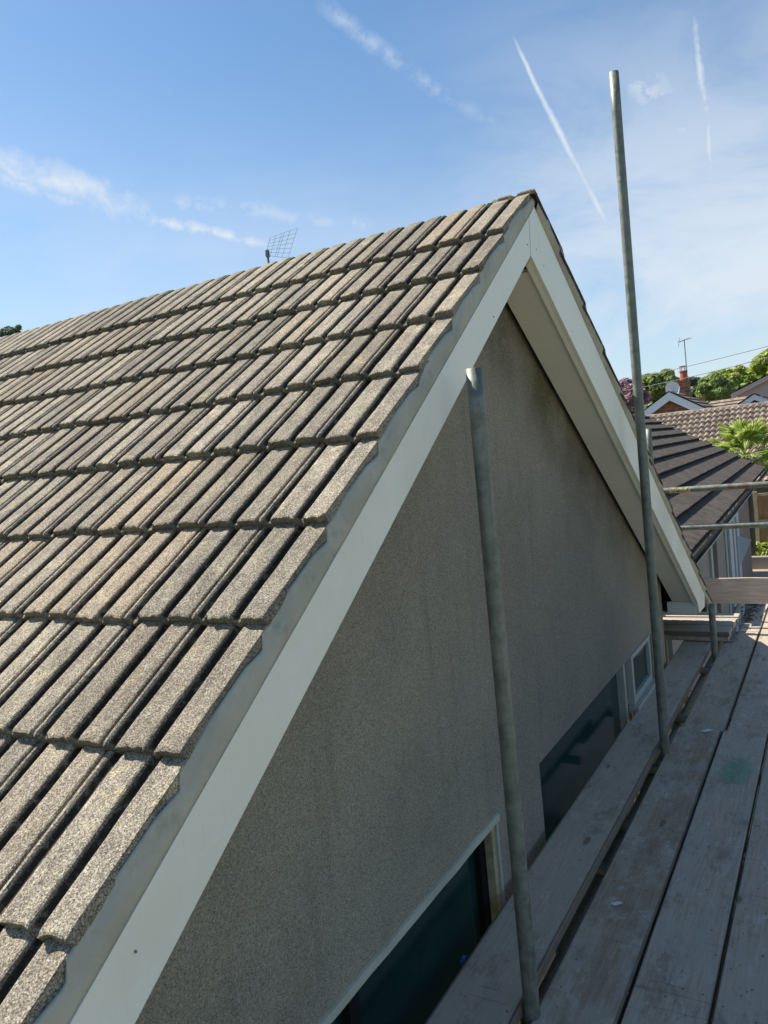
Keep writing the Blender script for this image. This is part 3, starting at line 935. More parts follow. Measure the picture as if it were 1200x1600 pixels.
r1 = ony(1125, 761.5, 6.75); r2 = ony(1135, 822, 6.75)
htube((-1.75, 6.75, r1.z), (.75, 6.75, r1.z + .002), 'upper horizontal guard rail across the dark roof, rust and yellow label at its left end', 'galv_rust', 'guard rails', 'guard_rail', 'guard rail')
htube((-1.75, 6.75, r2.z), (.75, 6.75, r2.z + .002), 'lower horizontal guard rail crossing in front of the neighbour\'s wall', 'galv_rust', 'guard rails', 'guard_rail', 'guard rail')
for i, (y, lb) in enumerate(((1.35, 'cross tube under the boards, nearest the camera'), (2.12, 'cross tube under the boards at the foot of the short pole'),
                             (3.02, 'cross tube poking out below the raised board at the start of the far dark window'),
                             (3.42, 'cross tube showing against the dark window, second from its near end'), (4.07, 'cross tube showing against the dark window just before the tall pole'),
                             (4.86, 'dark cross tube under the small top-hung window'), (5.9, 'cross tube under the far boards beside the stub pole'))):
    htube((-1.165, y, DZ - .064), (.62, y, DZ - .064), lb)
for x, lb in ((-.925, 'long tube running under the gap along the pole line'), (.56, 'long tube under the outer edge of the platform')):
    htube((x, .3, DZ - .115), (x, 8.6, DZ - .115), lb, group='scaffold long tubes')


def coupler(x, y, zz, label, m='galv_rust'):
    e = empty('scaffold_coupler', (x, y, zz)); tag(e, label, 'coupler', 'scaffold couplers')
    MB().tube([(0, 0, -.028), (0, 0, .028)], .031, 16).tube([(-.055, -.028, 0), (-.055, .028, 0)], .031, 16).build('clamp', M[m], e)
    b = MB().tube([(.02, .03, -.012), (.02, .062, -.012)], .007, 8).tube([(.02, .050, -.012), (.02, .064, -.012)], .012, 6)
    b.build('bolt', M['galv'], e)
    return e


coupler(-.872, 2.045, DZ - .115, 'steel coupler at the foot of the short pole, down in the gap')
coupler(-.862, 4.15, DZ - .115, 'steel coupler at the foot of the tall pole, down in the gap')
coupler(-.862, 6.10, DZ - .115, 'steel coupler on the stub pole below the far boards')
# blue fitting seen below the inner board in front of the near window
q = onx(722, 1499, -1.160)
e = empty('pipe_fitting', q); tag(e, 'small blue plastic cap on a tube end in front of the near dark window', 'tube cap')
MB().tube([(0, 0, 0), (.012, 0, -.004)], .016, 14).build('cap', M['blue'], e, smooth=False)
MB().tube([(.012, 0, -.004), (.03, .01, -.12)], .012, 12).build('tube_end', M['galv'], e)
# yellow label with rust near the rail's left end
lb = MB()
for k in range(9):
    a = R_(-70 + k * 14); 
    for x in (0, .17): lb.v.append((x, -.0247 * math.cos(a), .0247 * math.sin(a)))
for k in range(8): lb.f.append((2 * k, 2 * k + 1, 2 * k + 3, 2 * k + 2))
rail = [o for o in bpy.data.objects if o.name.startswith('guard_rail')][0]


def m_label(t):
    v = t.node('ShaderNodeTexCoord').outputs['Object']
    return t.mix(t.map(t.noise(v, 60, 5, .7), .45, .6), (.50, .46, .22), (.22, .09, .05)), None


M['label'] = mat('worn_yellow_tape', m_label, .8)
ql = ony(1050, 770, 6.75)
o = lb.build('tape_band', M['label'], rail); o.location = (ql.x - rail.location.x - .02, 0, 0)

# paper scraps
for px, py, s, nm, lab in ((1105, 1142, .035, 'paper_scrap', 'larger scrap of white paper at the joint of the near and far boards'),
                           (964, 1412, .022, 'paper_scrap', 'small torn scrap of white paper on the mud-specked board')):
    q = onz(px, py, DZ + .004); b = MB()
    P = [(-1, -.3, .0), (-.2, -.75, .05), (1, .1, .25), (.1, .65, .1)]
    b.add([(x * s, y * s, zz * s) for x, y, zz in P] + [(x * s, y * s, zz * s + .0008) for x, y, zz in P],
          [(0, 3, 2, 1), (4, 5, 7), (5, 6, 7), (0, 1, 5, 4), (1, 2, 6, 5), (2, 3, 7, 6), (3, 0, 4, 7)])
    tag(b.build(nm, M['paper'], loc=q), lab, 'paper', 'scraps of paper on the boards')
# mortar crumbs and grit
rs = np.random.RandomState(3); b = MB()
for k in range(900):
    if k < 500: x, y = rs.uniform(-.86, -.2), rs.uniform(1.9, 7.2)
    elif k < 700: x, y = rs.normal(-.72, .09), rs.normal(4.1, .5)
    else: x, y = rs.normal(-.79, .02), rs.uniform(6.5, 8)
    if x < -.855: continue
    s = rs.uniform(.0012, .0045) * (1.6 if k > 700 else 1)
    zt = DZ + (.0 if y < 4.55 else -.005)
    b.add([(x - s, y, zt), (x, y - s, zt), (x + s, y + s * .5, zt), (x, y, zt + s)], [(0, 1, 3), (1, 2, 3), (2, 0, 3)])
tag(b.build('mortar_crumbs', M['nail']), kind='stuff')
b = MB()
for k in range(260):
    x, y = rs.normal(-.735, .03) if k % 2 else rs.normal(-.5, .2), rs.uniform(7.2, 8.3)
    s = rs.uniform(.006, .02)
    b.add([(x - s, y, DZ + .001), (x, y - s, DZ + .001), (x + s, y + s * .5, DZ + .001), (x, y, DZ + s)], [(0, 1, 3), (1, 2, 3), (2, 0, 3)])
tag(b.build('loose_debris', M['bark']), kind='stuff')


# ------------------------------------------------------------------ vegetation
def leafcloud(centres, radii, n, size, seed, up=.3):
    rs = np.random.RandomState(seed); centres = np.array(centres, float); radii = np.array(radii, float)
    w = radii ** 2; idx = rs.choice(len(centres), n, p=w / w.sum())
    d = rs.normal(size=(n, 3)); d /= np.linalg.norm(d, axis=1)[:, None]
    rr = radii[idx] * (rs.uniform(.35, 1.06, n) ** .5)
    c = centres[idx] + d * rr[:, None] * np.array([1, 1, .85])
    nn = d + rs.normal(size=(n, 3)) * .7; nn[:, 2] += up; nn /= np.linalg.norm(nn, axis=1)[:, None]
    a = np.cross(nn, rs.normal(size=(n, 3))); a /= np.linalg.norm(a, axis=1)[:, None]; bb = np.cross(nn, a)
    s = (size * rs.uniform(.6, 1.4, n))[:, None]
    V = np.stack([c - a * s, c - bb * s * .55, c + a * s, c + bb * s * .55], 1).reshape(-1, 3)
    return V


def leafmesh(name, V, m, parent=None, loc=None):
    n = len(V) // 4; me = bpy.data.meshes.new(name)
    me.vertices.add(len(V)); me.vertices.foreach_set('co', V.astype(np.float32).ravel())
    me.loops.add(n * 4); me.loops.foreach_set('vertex_index', np.arange(n * 4, dtype=np.int32))
    me.polygons.add(n); me.polygons.foreach_set('loop_start', np.arange(n, dtype=np.int32) * 4)
    me.materials.append(m); me.update(calc_edges=True)
    return link(name, me, parent, loc)


def tree(px, py, Y, rpx, label, m, seed, n=9000, size=.16, squash=.85, trunk=True, clumps=55, group='trees beyond the roofs', core='leaf_dark'):
    c = ony(px, py, Y); dist = c.length; r = rpx * dist / F
    rs = np.random.RandomState(seed)
    e = empty('tree', (c.x, c.y, GZ)); tag(e, label, 'tree', group)
    cz = c.z - GZ; cs = []; rd = []
    for k in range(clumps):
        d = rs.normal(size=3); d /= np.linalg.norm(d); q = rs.uniform(.35, .82) * r
        cs.append((d[0] * q, d[1] * q, cz + d[2] * q * squash)); rd.append(r * rs.uniform(.16, .34))
    V = leafcloud(cs, rd, n, size, seed)
    leafmesh('crown', V, M[m], e)
    b = MB().tube([(0, 0, -.1), (r * .03, 0, cz * .5), (0, r * .03, cz)], .05 * r + .08, 8, r2=.05)
    for k in range(7):
        t = cs[k * 5 % len(cs)]
        b.tube([(0, 0, cz * .45), (t[0] * .5, t[1] * .5, (cz * .5 + t[2]) / 2), t], .03 * r + .03, 6, r2=.02)
    b.build('trunk', M['bark'], e)
    return e


tree(1032, 606, 50, 31, 'round mid-green tree between the tall pole and the brick chimney', 'leaf_mid', 1, 30000, .12)
tree(986, 618, 48, 30, 'pink-purple leaved tree just left of the tall pole', 'leaf_pur', 2, 15000, .11)
tree(1074, 610, 62, 24, 'hazy grey-green tree directly behind the chimney pot', 'leaf_grey', 3, 14000, .14)
tree(1090, 618, 55, 15, 'small dark conifer right of the brick chimney', 'leaf_dark', 4, 6000, .13)
tree(1118, 608, 54, 26, 'mid-green tree between chimney and the pale pink house', 'leaf_mid', 5, 22000, .12)
tree(1150, 600, 60, 30, 'yellow-green tree with its crown sloping up behind the pink gable', 'leaf_yel', 6, 22000, .14)
tree(1200, 598, 62, 50, 'largest yellow-green tree at the right edge of the photo', 'leaf_yel', 7, 42000, .14)
tree(1275, 590, 64, 55, 'yellow-green tree outside the right edge beyond the pink house', 'leaf_yel', 8, 6000, .25)
tree(960, 640, 60, 34, 'green tree hidden behind the right roof slope', 'leaf_mid', 9, 5000, .22)
tree(20, 522, 26, 20, 'small grey-green treetop showing over the ridge at the far left', 'leaf_grey', 10, 3200, .07, clumps=26)
V = leafcloud([(x, 58 + (k % 3), GZ + 4.3) for k, x in enumerate(np.arange(-30, 12, 1.3))], [3.0] * len(np.arange(-30, 12, 1.3)), 30000, .18, 11)
tag(leafmesh('hedge', V, M['leaf_mid']), kind='stuff')
# plants by the fence and under the platform corner
V = leafcloud([(x, 22.6 + .3 * math.sin(x * 5), GZ + .30) for x in np.arange(-2.4, 1.5, .3)], [.38] * len(np.arange(-2.4, 1.5, .3)), 2600, .07, 12)
tag(leafmesh('ground_cover', V, M['leaf_yel']), kind='stuff')
V = leafcloud([(-1.35, 6.35, -2.45), (-1.2, 6.7, -2.6), (-1.5, 6.9, -2.4)], [.28, .3, .35], 1600, .035, 13)
e = empty('shrub', (-1.35, 6.6, GZ)); tag(e, 'dark leafy shrub glimpsed in the gap at the far house corner', 'shrub')
V[:, 0] += 1.35; V[:, 1] -= 6.6; V[:, 2] -= GZ
leafmesh('foliage', V, M['leaf_mid'], e)
MB().tube([(0, 0, 0), (.05, 0, .7), (0, .05, 1.3)], .02, 6, r2=.006).build('stem', M['bark'], e)

# ------------------------------------------------------------------ dark-roofed neighbour
nb = empty('neighbour_bungalow', (-1.9, 14, GZ))
tag(nb, 'low bungalow with a dark grey tiled roof, gutter and pale window frames beyond the scaffold', 'house')


def P(o, q): return (q[0] - o.location.x, q[1] - o.location.y, q[2] - o.location.z)


EN = Vector((-1.168, 7.05, -1.08)); EF = Vector((-1.530, 21.55, -1.08))
ed = (EF - EN).normalized(); NCOUR = 12; GA = .345; pit = R_(30)
ups = Vector((-ed.y, ed.x, 0)) * math.cos(pit) + Vector((0, 0, math.sin(pit))); nn_ = ed.cross(ups).normalized()
if nn_.z < 0: nn_ = -nn_
mxd = Matrix((ed, ups, nn_)).transposed()


def dtile(seed):
    """flat interlocking tile with fine ribs down its face"""
    b = MB(); Wt = .298; us = [0, .006, .20, .345 + .03]; nx = 13
    for i, u in enumerate(us):
        for j in range(nx):
            x = Wt * j / (nx - 1)
            h = (.011 if j % 4 in (1, 2) else -.011) if 0 < j < nx - 1 else -.006
            b.v.append((x, u + (noise.noise((x * 30, seed, 0)) * .008 if i < 2 else 0), h - .15 * u - (.004 if i == 0 else 0) + noise.noise((x * 9, u * 9, seed)) * .003))
    for j in range(nx): b.v.append((Wt * j / (nx - 1), .002, -.066))
    for i in range(3):
        for j in range(nx - 1): b.f.append((i * nx + j, i * nx + j + 1, (i + 1) * nx + j + 1, (i + 1) * nx + j))
    for j in range(nx - 1): b.f.append((4 * nx + j, 4 * nx + j + 1, j + 1, j))
    b.f.append(tuple([0, nx, 2 * nx, 3 * nx]) + (4 * nx,)); b.f.append((4 * nx + nx - 1, 4 * nx - 1, 3 * nx - 1, 2 * nx - 1, nx - 1))
    me = bpy.data.meshes.new('dark_roof_tile'); me.from_pydata(b.v, [], b.f); me.materials.append(M['darktile']); me.update(); return me


DT = [dtile(k * 3.3) for k in range(4)]
rf = MB(); L_ = (EF - EN).length
top = ups * (GA * NCOUR); dn = nn_ * -.075; dn2 = nn_ * -.16
rf.hexa([P(nb, EN + dn2), P(nb, EF + dn2), P(nb, EF + dn2 + top), P(nb, EN + dn2 + top), P(nb, EN + dn), P(nb, EF + dn), P(nb, EF + dn + top), P(nb, EN + dn + top)])
far = EN + top; 
rf.hexa([P(nb, q) for q in (far + dn2, EF + top + dn2, EF + top + Vector((-3.6, 0, -2.1)), far + Vector((-3.6, 0, -2.1)),
                            far + dn, EF + top + dn, EF + top + Vector((-3.6, 0, -2.0)), far + Vector((-3.6, 0, -2.0)))])
rfo = rf.build('roof', M['darkplain'], nb)
ncol = int(L_ / .30); rst = MB(); cand = []
for c in range(NCOUR):
    for k in range(ncol):
        q = EN + ed * (L_ - .30 * (k + 1)) + ups * (GA * c)
        pp = projpx(q); cand.append((not (pp and pp[0] > 1000 and pp[1] > 600), (q).length, q, c, k))
cand.sort(key=lambda a: (a[0], a[1]))
for i, (_, _, q, c, k) in enumerate(cand):
    me = DT[(c * 5 + k * 3) % 4]
    m = mxd.to_4x4(); m.translation = Vector(P(nb, q + nn_ * (.002 * ((k * 7 + c * 3) % 3))))
    if i < 298:
        o = link('roof_tile', me, rfo); o.matrix_local = m
    else:
        b0 = len(rst.v); rst.v += [tuple(m @ v.co) for v in me.vertices]; rst.f += [tuple(j + b0 for j in p.vertices) for p in me.polygons]
o = rst.build('roof_tile', M['darkplain'], rfo); o['kind'] = 'stuff'
# verge strip at the far end, gutter, wires along the eave
g = MB(); g.tube([P(nb, EN + Vector((.05, 0, -.06)) + ed * L_ * i / 20) for i in range(21)], .030, 8)
g.build('gutter', M['gutter'], nb, smooth=True)
g = MB()
for off, sag in (((.070, -.075), .012),):
    g.tube([P(nb, EN + Vector((off[0], 0, off[1] - sag * math.sin(i * .8) ** 2)) + ed * L_ * i / 20) for i in range(21)], .008, 6)
g.build('cable', M['frame'], nb)
# wall below the eave: sections of render, posts and frames placed along its length
inw = Vector((-.38, 0, 0))


def wy(px, py=870):
    """distance along the wall where this line of sight meets it"""
    a = EN + inw; v = pixdir(px, py); nrm = Vector((ed.y, -ed.x, 0)); t = a.dot(nrm) / v.dot(nrm)
    return (v * t - a).dot(ed)


def wallbit(name, p0, p1, m, off=0.0, th=.12, z0=GZ, z1=-1.2, parent=nb):
    s0, s1 = sorted((wy(p0), wy(p1))); a = EN + inw + ed * s0 + Vector((off, 0, 0)); b_ = EN + inw + ed * s1 + Vector((off, 0, 0))
    t = Vector((-th, 0, 0))
    q = [(a.x + t.x, a.y, z0), (a.x, a.y, z0), (b_.x, b_.y, z0), (b_.x + t.x, b_.y, z0)]
    return MB().hexa([P(nb, x) for x in q + [(x, y, z1) for x, y, _ in q]]).build(name, m, parent)


wall = wallbit('wall', 1040, 1107, M['greywall'])
wallbit('wall', 1121, 1133, M['greywall'])
wallbit('wall', 1157, 1174.5, M['pinkwall'])
wallbit('wall', 1107, 1157, M['dark'], -1.2)
fr = wallbit('door_frame', 1109, 1112, M['frame'], .02, .06)
fr = wallbit('door_frame', 1133.5, 1136, M['frame'], .02, .06)
wallbit('pane', 1136, 1139.5, M['glass'], 0, .01, parent=nb)
wallbit('door_frame', 1139.5, 1144, M['bluewhite'], .03, .06)
wallbit('pane', 1144, 1146.5, M['glass'], 0, .01)
wallbit('door_frame', 1146.5, 1149, M['bluewhite'], .03, .06)
wallbit('pane', 1149, 1152, M['glass'], 0, .01)
wallbit('door_frame', 1152, 1155.5, M['bluewhite'], .03, .06)
wallbit('head_rail', 1134, 1156, M['bluewhite'], .025, .05, -1.75, -1.68)
# triangular bracket standing out from the wall
s = wy(1153); a = EN + inw + ed * s
br2 = MB().hexa([P(nb, x) for x in [(a.x, a.y, -2.75), (a.x + .04, a.y, -2.75), (a.x + .04, a.y + .03, -2.75), (a.x, a.y + .03, -2.75),
                                    (a.x, a.y, -2.15), (a.x + .26, a.y, -2.25), (a.x + .26, a.y + .03, -2.25), (a.x, a.y + .03, -2.15)]])
br2.build('bracket', M['bluewhite'], nb)
# far end wall
a = EN + inw + ed * wy(1174.5); MB().hexa([P(nb, x) for x in [(a.x - 6, a.y - .1, GZ), (a.x, a.y - .1, GZ), (a.x, a.y, GZ), (a.x - 6, a.y, GZ),
                                           (a.x - 6, a.y - .1, -1.2), (a.x, a.y - .1, -1.2), (a.x, a.y, -1.2), (a.x - 6, a.y, -1.2)]]).build('end_wall', M['pinkwall'], nb)

# ------------------------------------------------------------------ fence, palm
fy = 23.5; fx0 = -3.0
fe = empty('garden_fence', (fx0, fy, GZ)); tag(fe, 'orange-brown board fence with pale posts at the end of the paved garden', 'fence')
bd = MB().box((0, 0, .0), (.11, .018, 1.83)); proto = bd.build('fence_board', M['fence'], fe)
for k in range(40):
    o = proto if k == 0 else copyo(proto, fe); o.location = (.12 * k, .006 * (k % 2), 0)
pst = MB().box((-.055, -.09, 0), (.055, -.002, 1.90)).build('post', M['fencepost'], fe)
xp = ony(1181, 800, fy).x - fx0
for k in range(-1, 3):
    o = pst if k == -1 else copyo(pst, fe); o.location = (xp + k * 1.35, 0, 0)
rl = MB().box((0, -.045, 0), (4.8, -.003, .07)).build('rail', M['fencepost'], fe); rl.location = (0, 0, .35)
for zz in (1.05, 1.78):
    o = copyo(rl, fe); o.location = (0, 0, zz)
b = MB().box((-2.6, 21.9, GZ), (3, 22.15, GZ + .32)).build('garden_wall', M['greywall'], None)
tag(b, 'low stone edging wall in front of the plants by the fence', 'garden wall')

pc = ony(1163, 712, 22.3)
pm = empty('palm_tree', (pc.x, pc.y, GZ)); tag(pm, 'fan palm with bright yellow-green fronds over the end of the dark roof', 'palm')
hz = pc.z - GZ
MB().tube([(0, 0, 0), (.03, 0, hz * .5), (0, 0, hz)], .13, 10, r2=.10).build('trunk', M['bark'], pm)


def frond(seed, length=.62, fan=.50):
    rs = random.Random(seed); b = MB(); n = 26
    b.tube([(0, 0, 0), (length * .5, 0, .03), (length, 0, 0)], .010, 5)
    for k in range(n):
        a = R_(-125 + 250 * k / (n - 1)); Lk = fan * (1 - .25 * abs(a) / 2.2) * rs.uniform(.9, 1.05)
        dx, dy = math.cos(a), math.sin(a); w = .032
        cx = length; fold = .012
        p = [(cx, 0, 0), (cx + dx * Lk * .5 - dy * w, dy * Lk * .5 + dx * w, fold), (cx + dx * Lk * .5 + dy * w, dy * Lk * .5 - dx * w, fold),
             (cx + dx * Lk * .5, dy * Lk * .5, -fold), (cx + dx * Lk, dy * Lk, -.05 - .18 * rs.random() * Lk)]
        b.add(p, [(0, 3, 1), (0, 2, 3), (1, 3, 4), (3, 2, 4)])
    me = bpy.data.meshes.new('frond'); me.from_pydata(b.v, [], b.f); me.materials.append(M['leaf_palm']); me.update(); return me


FR = [frond(k) for k in range(4)]
rp = random.Random(5)
for k in range(30):
    o = link('frond', FR[k % 4], pm); az = k * 2.39996; el = rp.uniform(-.35, 1.15)
    o.location = (0, 0, hz - .05 + .1 * el); o.rotation_euler = (rp.uniform(-.5, .5), -el, az)

# ------------------------------------------------------------------ brown pantile roof house
ph = empty('pantile_house', (-2, 28, GZ)); tag(ph, 'long low house with a brown pantile roof, ridge running across the view', 'house')
RZP = .66; xa, xb = -8.0, 8.0
pv = []; pf = []; ncs = 15; nxp = int((xb - xa) / .045); sl_ = (RZP + 1.7) / ncs
for c in range(ncs):
    for e_ in (0, 1):
        for i in range(nxp + 1):
            x = xa + .045 * i; ph_ = (x / .18) % 1.0
            h = .034 * math.sin(6.28318 * ph_) + .012 * math.sin(12.56 * ph_)
            f = c + e_
            pv.append((x + 2, 24.6 + (28 - 24.6) * f / ncs - 28, -1.7 + sl_ * f - GZ + h + (.075 if e_ == 0 else .0) + noise.noise((i * .9, c * 2.1, 0)) * .006))
w_ = nxp + 1
for c in range(ncs):
    for i in range(nxp):
        pf.append(((2 * c) * w_ + i, (2 * c) * w_ + i + 1, (2 * c + 1) * w_ + i + 1, (2 * c + 1) * w_ + i))
        if c: pf.append(((2 * c - 1) * w_ + i, (2 * c - 1) * w_ + i + 1, (2 * c) * w_ + i + 1, (2 * c) * w_ + i))
b = MB(); b.v = pv; b.f = pf
rfp = MB().prism_x([(24.7 - 28, -1.80 - GZ), (31.3 - 28, -1.80 - GZ), (0, RZP - .06 - GZ)], xa + 2, xb + 2).build('roof', M['pantile'], ph)
o = b.build('pantile', M['pantile'], rfp); o['kind'] = 'stuff'
rt = MB()
for i in range(int((xb - xa) / .45)):
    x = xa + 2 + .45 * i; rt.tube([(x + .004, 0, RZP - .05 - GZ), (x + .446, 0, RZP - .05 - GZ + .006)], .085, 10)
o = rt.build('ridge_tile', M['pantile'], rfp); o['kind'] = 'stuff'
MB().box((xa + 2.3, 25.1 - 28, 0), (xb + 1.7, 30.9 - 28, -1.8 - GZ)).build('wall', M['greywall'], ph)


# ------------------------------------------------------------------ brick gable house
def stepped(name, e0, e1, r0, r1, n, th, m, parent, org):
    """sawtooth courses between an eave line and a ridge line"""
    e0, e1, r0, r1 = [Vector(x) - org for x in (e0, e1, r0, r1)]
    nr = (e1 - e0).cross(r0 - e0).normalized()
    if nr.z < 0: nr = -nr
    b = MB()
    for c in range(n):
        a0, a1 = e0.lerp(r0, c / n) + nr * th, e1.lerp(r1, c / n) + nr * th
        c0, c1 = e0.lerp(r0, (c + 1) / n), e1.lerp(r1, (c + 1) / n)
        l0, l1 = a0 - nr * th * 1.3, a1 - nr * th * 1.3
        b.add([l0, l1, a1, a0, c1, c0], [(0, 1, 2, 3), (3, 2, 4, 5)])
    return b.build(name, m, parent)


ap = ony(1047, 613, 36); gl = 3.7; sl2 = .625
bh = empty('brick_house', (ap.x, 36, GZ)); tag(bh, 'brick gable with white bargeboards, chimney and dish above the pantile ridge', 'house')
O_ = Vector(bh.location); az_ = ap.z - GZ
MB().add([(-gl, 0, 0), (gl, 0, 0), (gl, 0, az_ - sl2 * gl), (0, 0, az_ - .12), (-gl, 0, az_ - sl2 * gl)], [(0, 1, 2, 3, 4)]) \
    .add([(gl, 0, 0), (gl, 9, 0), (gl, 9, az_ - sl2 * gl), (gl, 0, az_ - sl2 * gl)], [(0, 1, 2, 3)]).build('wall', M['brick'], bh)
for sgn in (-1, 1):
    q = [(0, az_), (sgn * gl, az_ - sl2 * gl), (sgn * gl, az_ - sl2 * gl - .34), (0, az_ - .36)]
    vs = [(x, -.28, zz) for x, zz in q] + [(x, -.20, zz) for x, zz in q]
    MB().add(vs, [(0, 1, 2, 3), (7, 6, 5, 4), (0, 4, 5, 1), (1, 5, 6, 2), (2, 6, 7, 3)]).build('bargeboard', M['white'], bh)
ra = Vector((ap.x, 35.7, ap.z + .05)); rb = onz(1073, 613.5, ap.z + .05); rb = Vector((ap.x, min(rb.y, 48), ap.z + .05))
er = Vector((ap.x + gl + .2, 35.7, ap.z - sl2 * (gl + .2))); erb = Vector((ap.x + gl + .2, rb.y + 4, er.z))
stepped('roof', er, erb, ra, rb, 12, .05, M['greytile'], bh, O_)
stepped('roof', (ap.x - gl - .2, 35.7, er.z), (ap.x - gl - .2, rb.y + 4, er.z), ra, rb, 12, .05, M['greytile'], bh, O_)
stepped('roof', (ap.x + gl + .2, rb.y + 4, er.z), (ap.x - gl - .2, rb.y + 4, er.z), rb, rb + Vector((0, .01, 0)), 12, .05, M['greytile'], bh, O_)
cc = ony(1069.5, 606, 38.5)
ch = empty('chimney', (cc.x, cc.y, ap.z - .6)); ch.parent = bh; ch.location = Vector(ch.location) - O_
kx = 38.5 * 1.0
cw = 7.3 * cc.length / F; ctop = ony(1069.5, 595.5, 38.5).z - (ap.z - .6)
bpy.data.objects.remove(ch)
loc = (cc.x - O_.x, cc.y - O_.y, ap.z - .6 - GZ)
chm = MB().box((-cw, -cw, 0), (cw, cw, ctop - .1)).box((-cw * 1.12, -cw * 1.12, ctop - .1), (cw * 1.12, cw * 1.12, ctop + .04)).build('chimney', M['brick'], bh, loc=loc)
pot = MB().tube([(0, 0, ctop + .04), (0, 0, ctop + .45)], .19, 12, r2=.15).tube([(0, 0, ctop + .42), (0, 0, ctop + .48)], .19, 12).build('chimney_pot', M['terracotta'], chm)
cg = MB()
for k in range(6):
    a = k * 1.047; cg.tube([(.14 * math.cos(a), .14 * math.sin(a), ctop + .48), (.14 * math.cos(a), .14 * math.sin(a), ctop + .68)], .012, 5)
cg.tube([(0, 0, ctop + .66), (0, 0, ctop + .70)], .17, 10).build('chimney_cowl', M['metal'], chm)
# dish and aerial stand on the roof / chimney
dc = ony(1051, 607.5, 36.2)
ds = empty('satellite_dish', dc); tag(ds, 'white round satellite dish on the brick gable apex', 'satellite dish')
b = MB(); n = 18
for i in range(5):
    r = .30 * i / 4
    for k in range(n): a = 6.28318 * k / n; b.v.append((r * math.cos(a), -.10 * (r / .3) ** 2 + .05, r * 1.08 * math.sin(a)))
for i in range(4):
    for k in range(n): b.f.append((i * n + k, i * n + (k + 1) % n, (i + 1) * n + (k + 1) % n, (i + 1) * n + k))
b2 = [(x, y + .012, zz) for x, y, zz in b.v]; nb0 = len(b.v); b.v += b2; b.f += [tuple(j + nb0 for j in reversed(f)) for f in list(b.f)]
b.build('dish', M['white'], ds, smooth=True)
MB().tube([(0, .05, -.1), (.05, -.35, -.12)], .015, 6).tube([(0, .06, 0), (0, .2, -.35)], .022, 6).build('arm', M['metal'], ds)
mt = ony(1069, 531, 38.5); mb = ony(1073.5, 597, 38.3)
ae = empty('tv_aerial', (mb.x, 38.5, mb.z)); tag(ae, 'thin television aerial on a tall mast rising from the brick chimney', 'aerial')
H = mt.z - mb.z; dx = mt.x - mb.x
MB().tube([(0, 0, -.3), (dx, 0, H)], .022, 6).build('mast', M['metal'], ae)
y_ = MB().tube([(dx - .25, .1, H - .05), (dx + .28, -.1, H + .03)], .014, 5)
for k in range(6):
    f = k / 5; x = dx - .25 + .53 * f; y_.tube([(x - .05, .1 - .2 * f - .16, H - .05 + .08 * f), (x + .05, .1 - .2 * f + .16, H - .05 + .08 * f)], .009, 4)
y_.tube([(dx - .28, .1, H - .25), (dx - .22, .1, H + .14)], .010, 4)
y_.build('antenna_array', M['metal'], ae)

# ------------------------------------------------------------------ pale pink house and porch gable
va = ony(1143, 616, 45); vb = ony(1200, 587, 45); sl3 = (vb.z - va.z) / (vb.x - va.x)
pk = empty('pink_house', (va.x, 45, GZ)); tag(pk, 'pale pink rendered house with a rising verge at the right edge', 'house')
hw = 4.2; zE = va.z - GZ
MB().add([(.30, 0, 0), (2 * hw, 0, 0), (2 * hw, 0, zE), (hw, 0, zE + sl3 * hw - .1), (.30, 0, zE + sl3 * .3 - .15)], [(0, 1, 2, 3, 4)]) \
    .add([(.30, 0, 0), (.30, 9, 0), (.30, 9, zE), (.30, 0, zE)], [(3, 2, 1, 0)]).build('wall', M['pink'], pk)
for s_, x0, x1, z0, z1 in ((0, 0, hw, zE, zE + sl3 * hw), (1, hw, 2 * hw, zE + sl3 * hw, zE)):
    vs = [(x0, -.3, z0), (x1, -.3, z1), (x1, -.3, z1 - .24), (x0, -.3, z0 - .24)]
    MB().add(vs + [(x, .02, zz) for x, y, zz in vs], [(0, 3, 2, 1), (3, 7, 6, 2), (0, 4, 7, 3), (0, 1, 5, 4)]).build('verge_board', M['pink'], pk)
O3 = Vector(pk.location)
stepped('roof', O3 + Vector((-.05, -.35, zE + .02)), O3 + Vector((-.05, 9, zE + .02)), O3 + Vector((hw, -.35, zE + sl3 * hw + .04)), O3 + Vector((hw, 9, zE + sl3 * hw + .04)), 14, .05, M['greytile'], pk, O3)
stepped('roof', O3 + Vector((2 * hw, -.35, zE + .02)), O3 + Vector((2 * hw, 9, zE + .02)), O3 + Vector((hw, -.35, zE + sl3 * hw + .04)), O3 + Vector((hw, 9, zE + sl3 * hw + .04)), 14, .05, M['greytile'], pk, O3)

pa = ony(1178.5, 616, 39.5); pl_ = ony(1145, 639, 39.5); sp = (pa.z - pl_.z) / (pa.x - pl_.x); hw2 = 2.0
pg = empty('porch_gable', (pa.x, 39.5, GZ)); tag(pg, 'small white gable with dark slatted infill in front of the pink house', 'outbuilding')
zA = pa.z - GZ
for sgn in (-1, 1):
    q = [(0, zA), (sgn * hw2, zA - sp * hw2), (sgn * hw2, zA - sp * hw2 - .22), (0, zA - .26)]
    vs = [(x, -.10, zz) for x, zz in q] + [(x, 0, zz) for x, zz in q]
    MB().add(vs, [(0, 1, 2, 3), (7, 6, 5, 4), (0, 4, 5, 1), (1, 5, 6, 2), (2, 6, 7, 3)]).build('bargeboard', M['white'], pg)
    Og = Vector(pg.location)
    stepped('roof', Og + Vector((sgn * hw2 * 1.03, -.15, zA - sp * hw2)), Og + Vector((sgn * hw2 * 1.03, 4, zA - sp * hw2)), Og + Vector((0, -.15, zA + .05)), Og + Vector((0, 4, zA + .05)), 6, .04, M['greytile'], pg, Og)
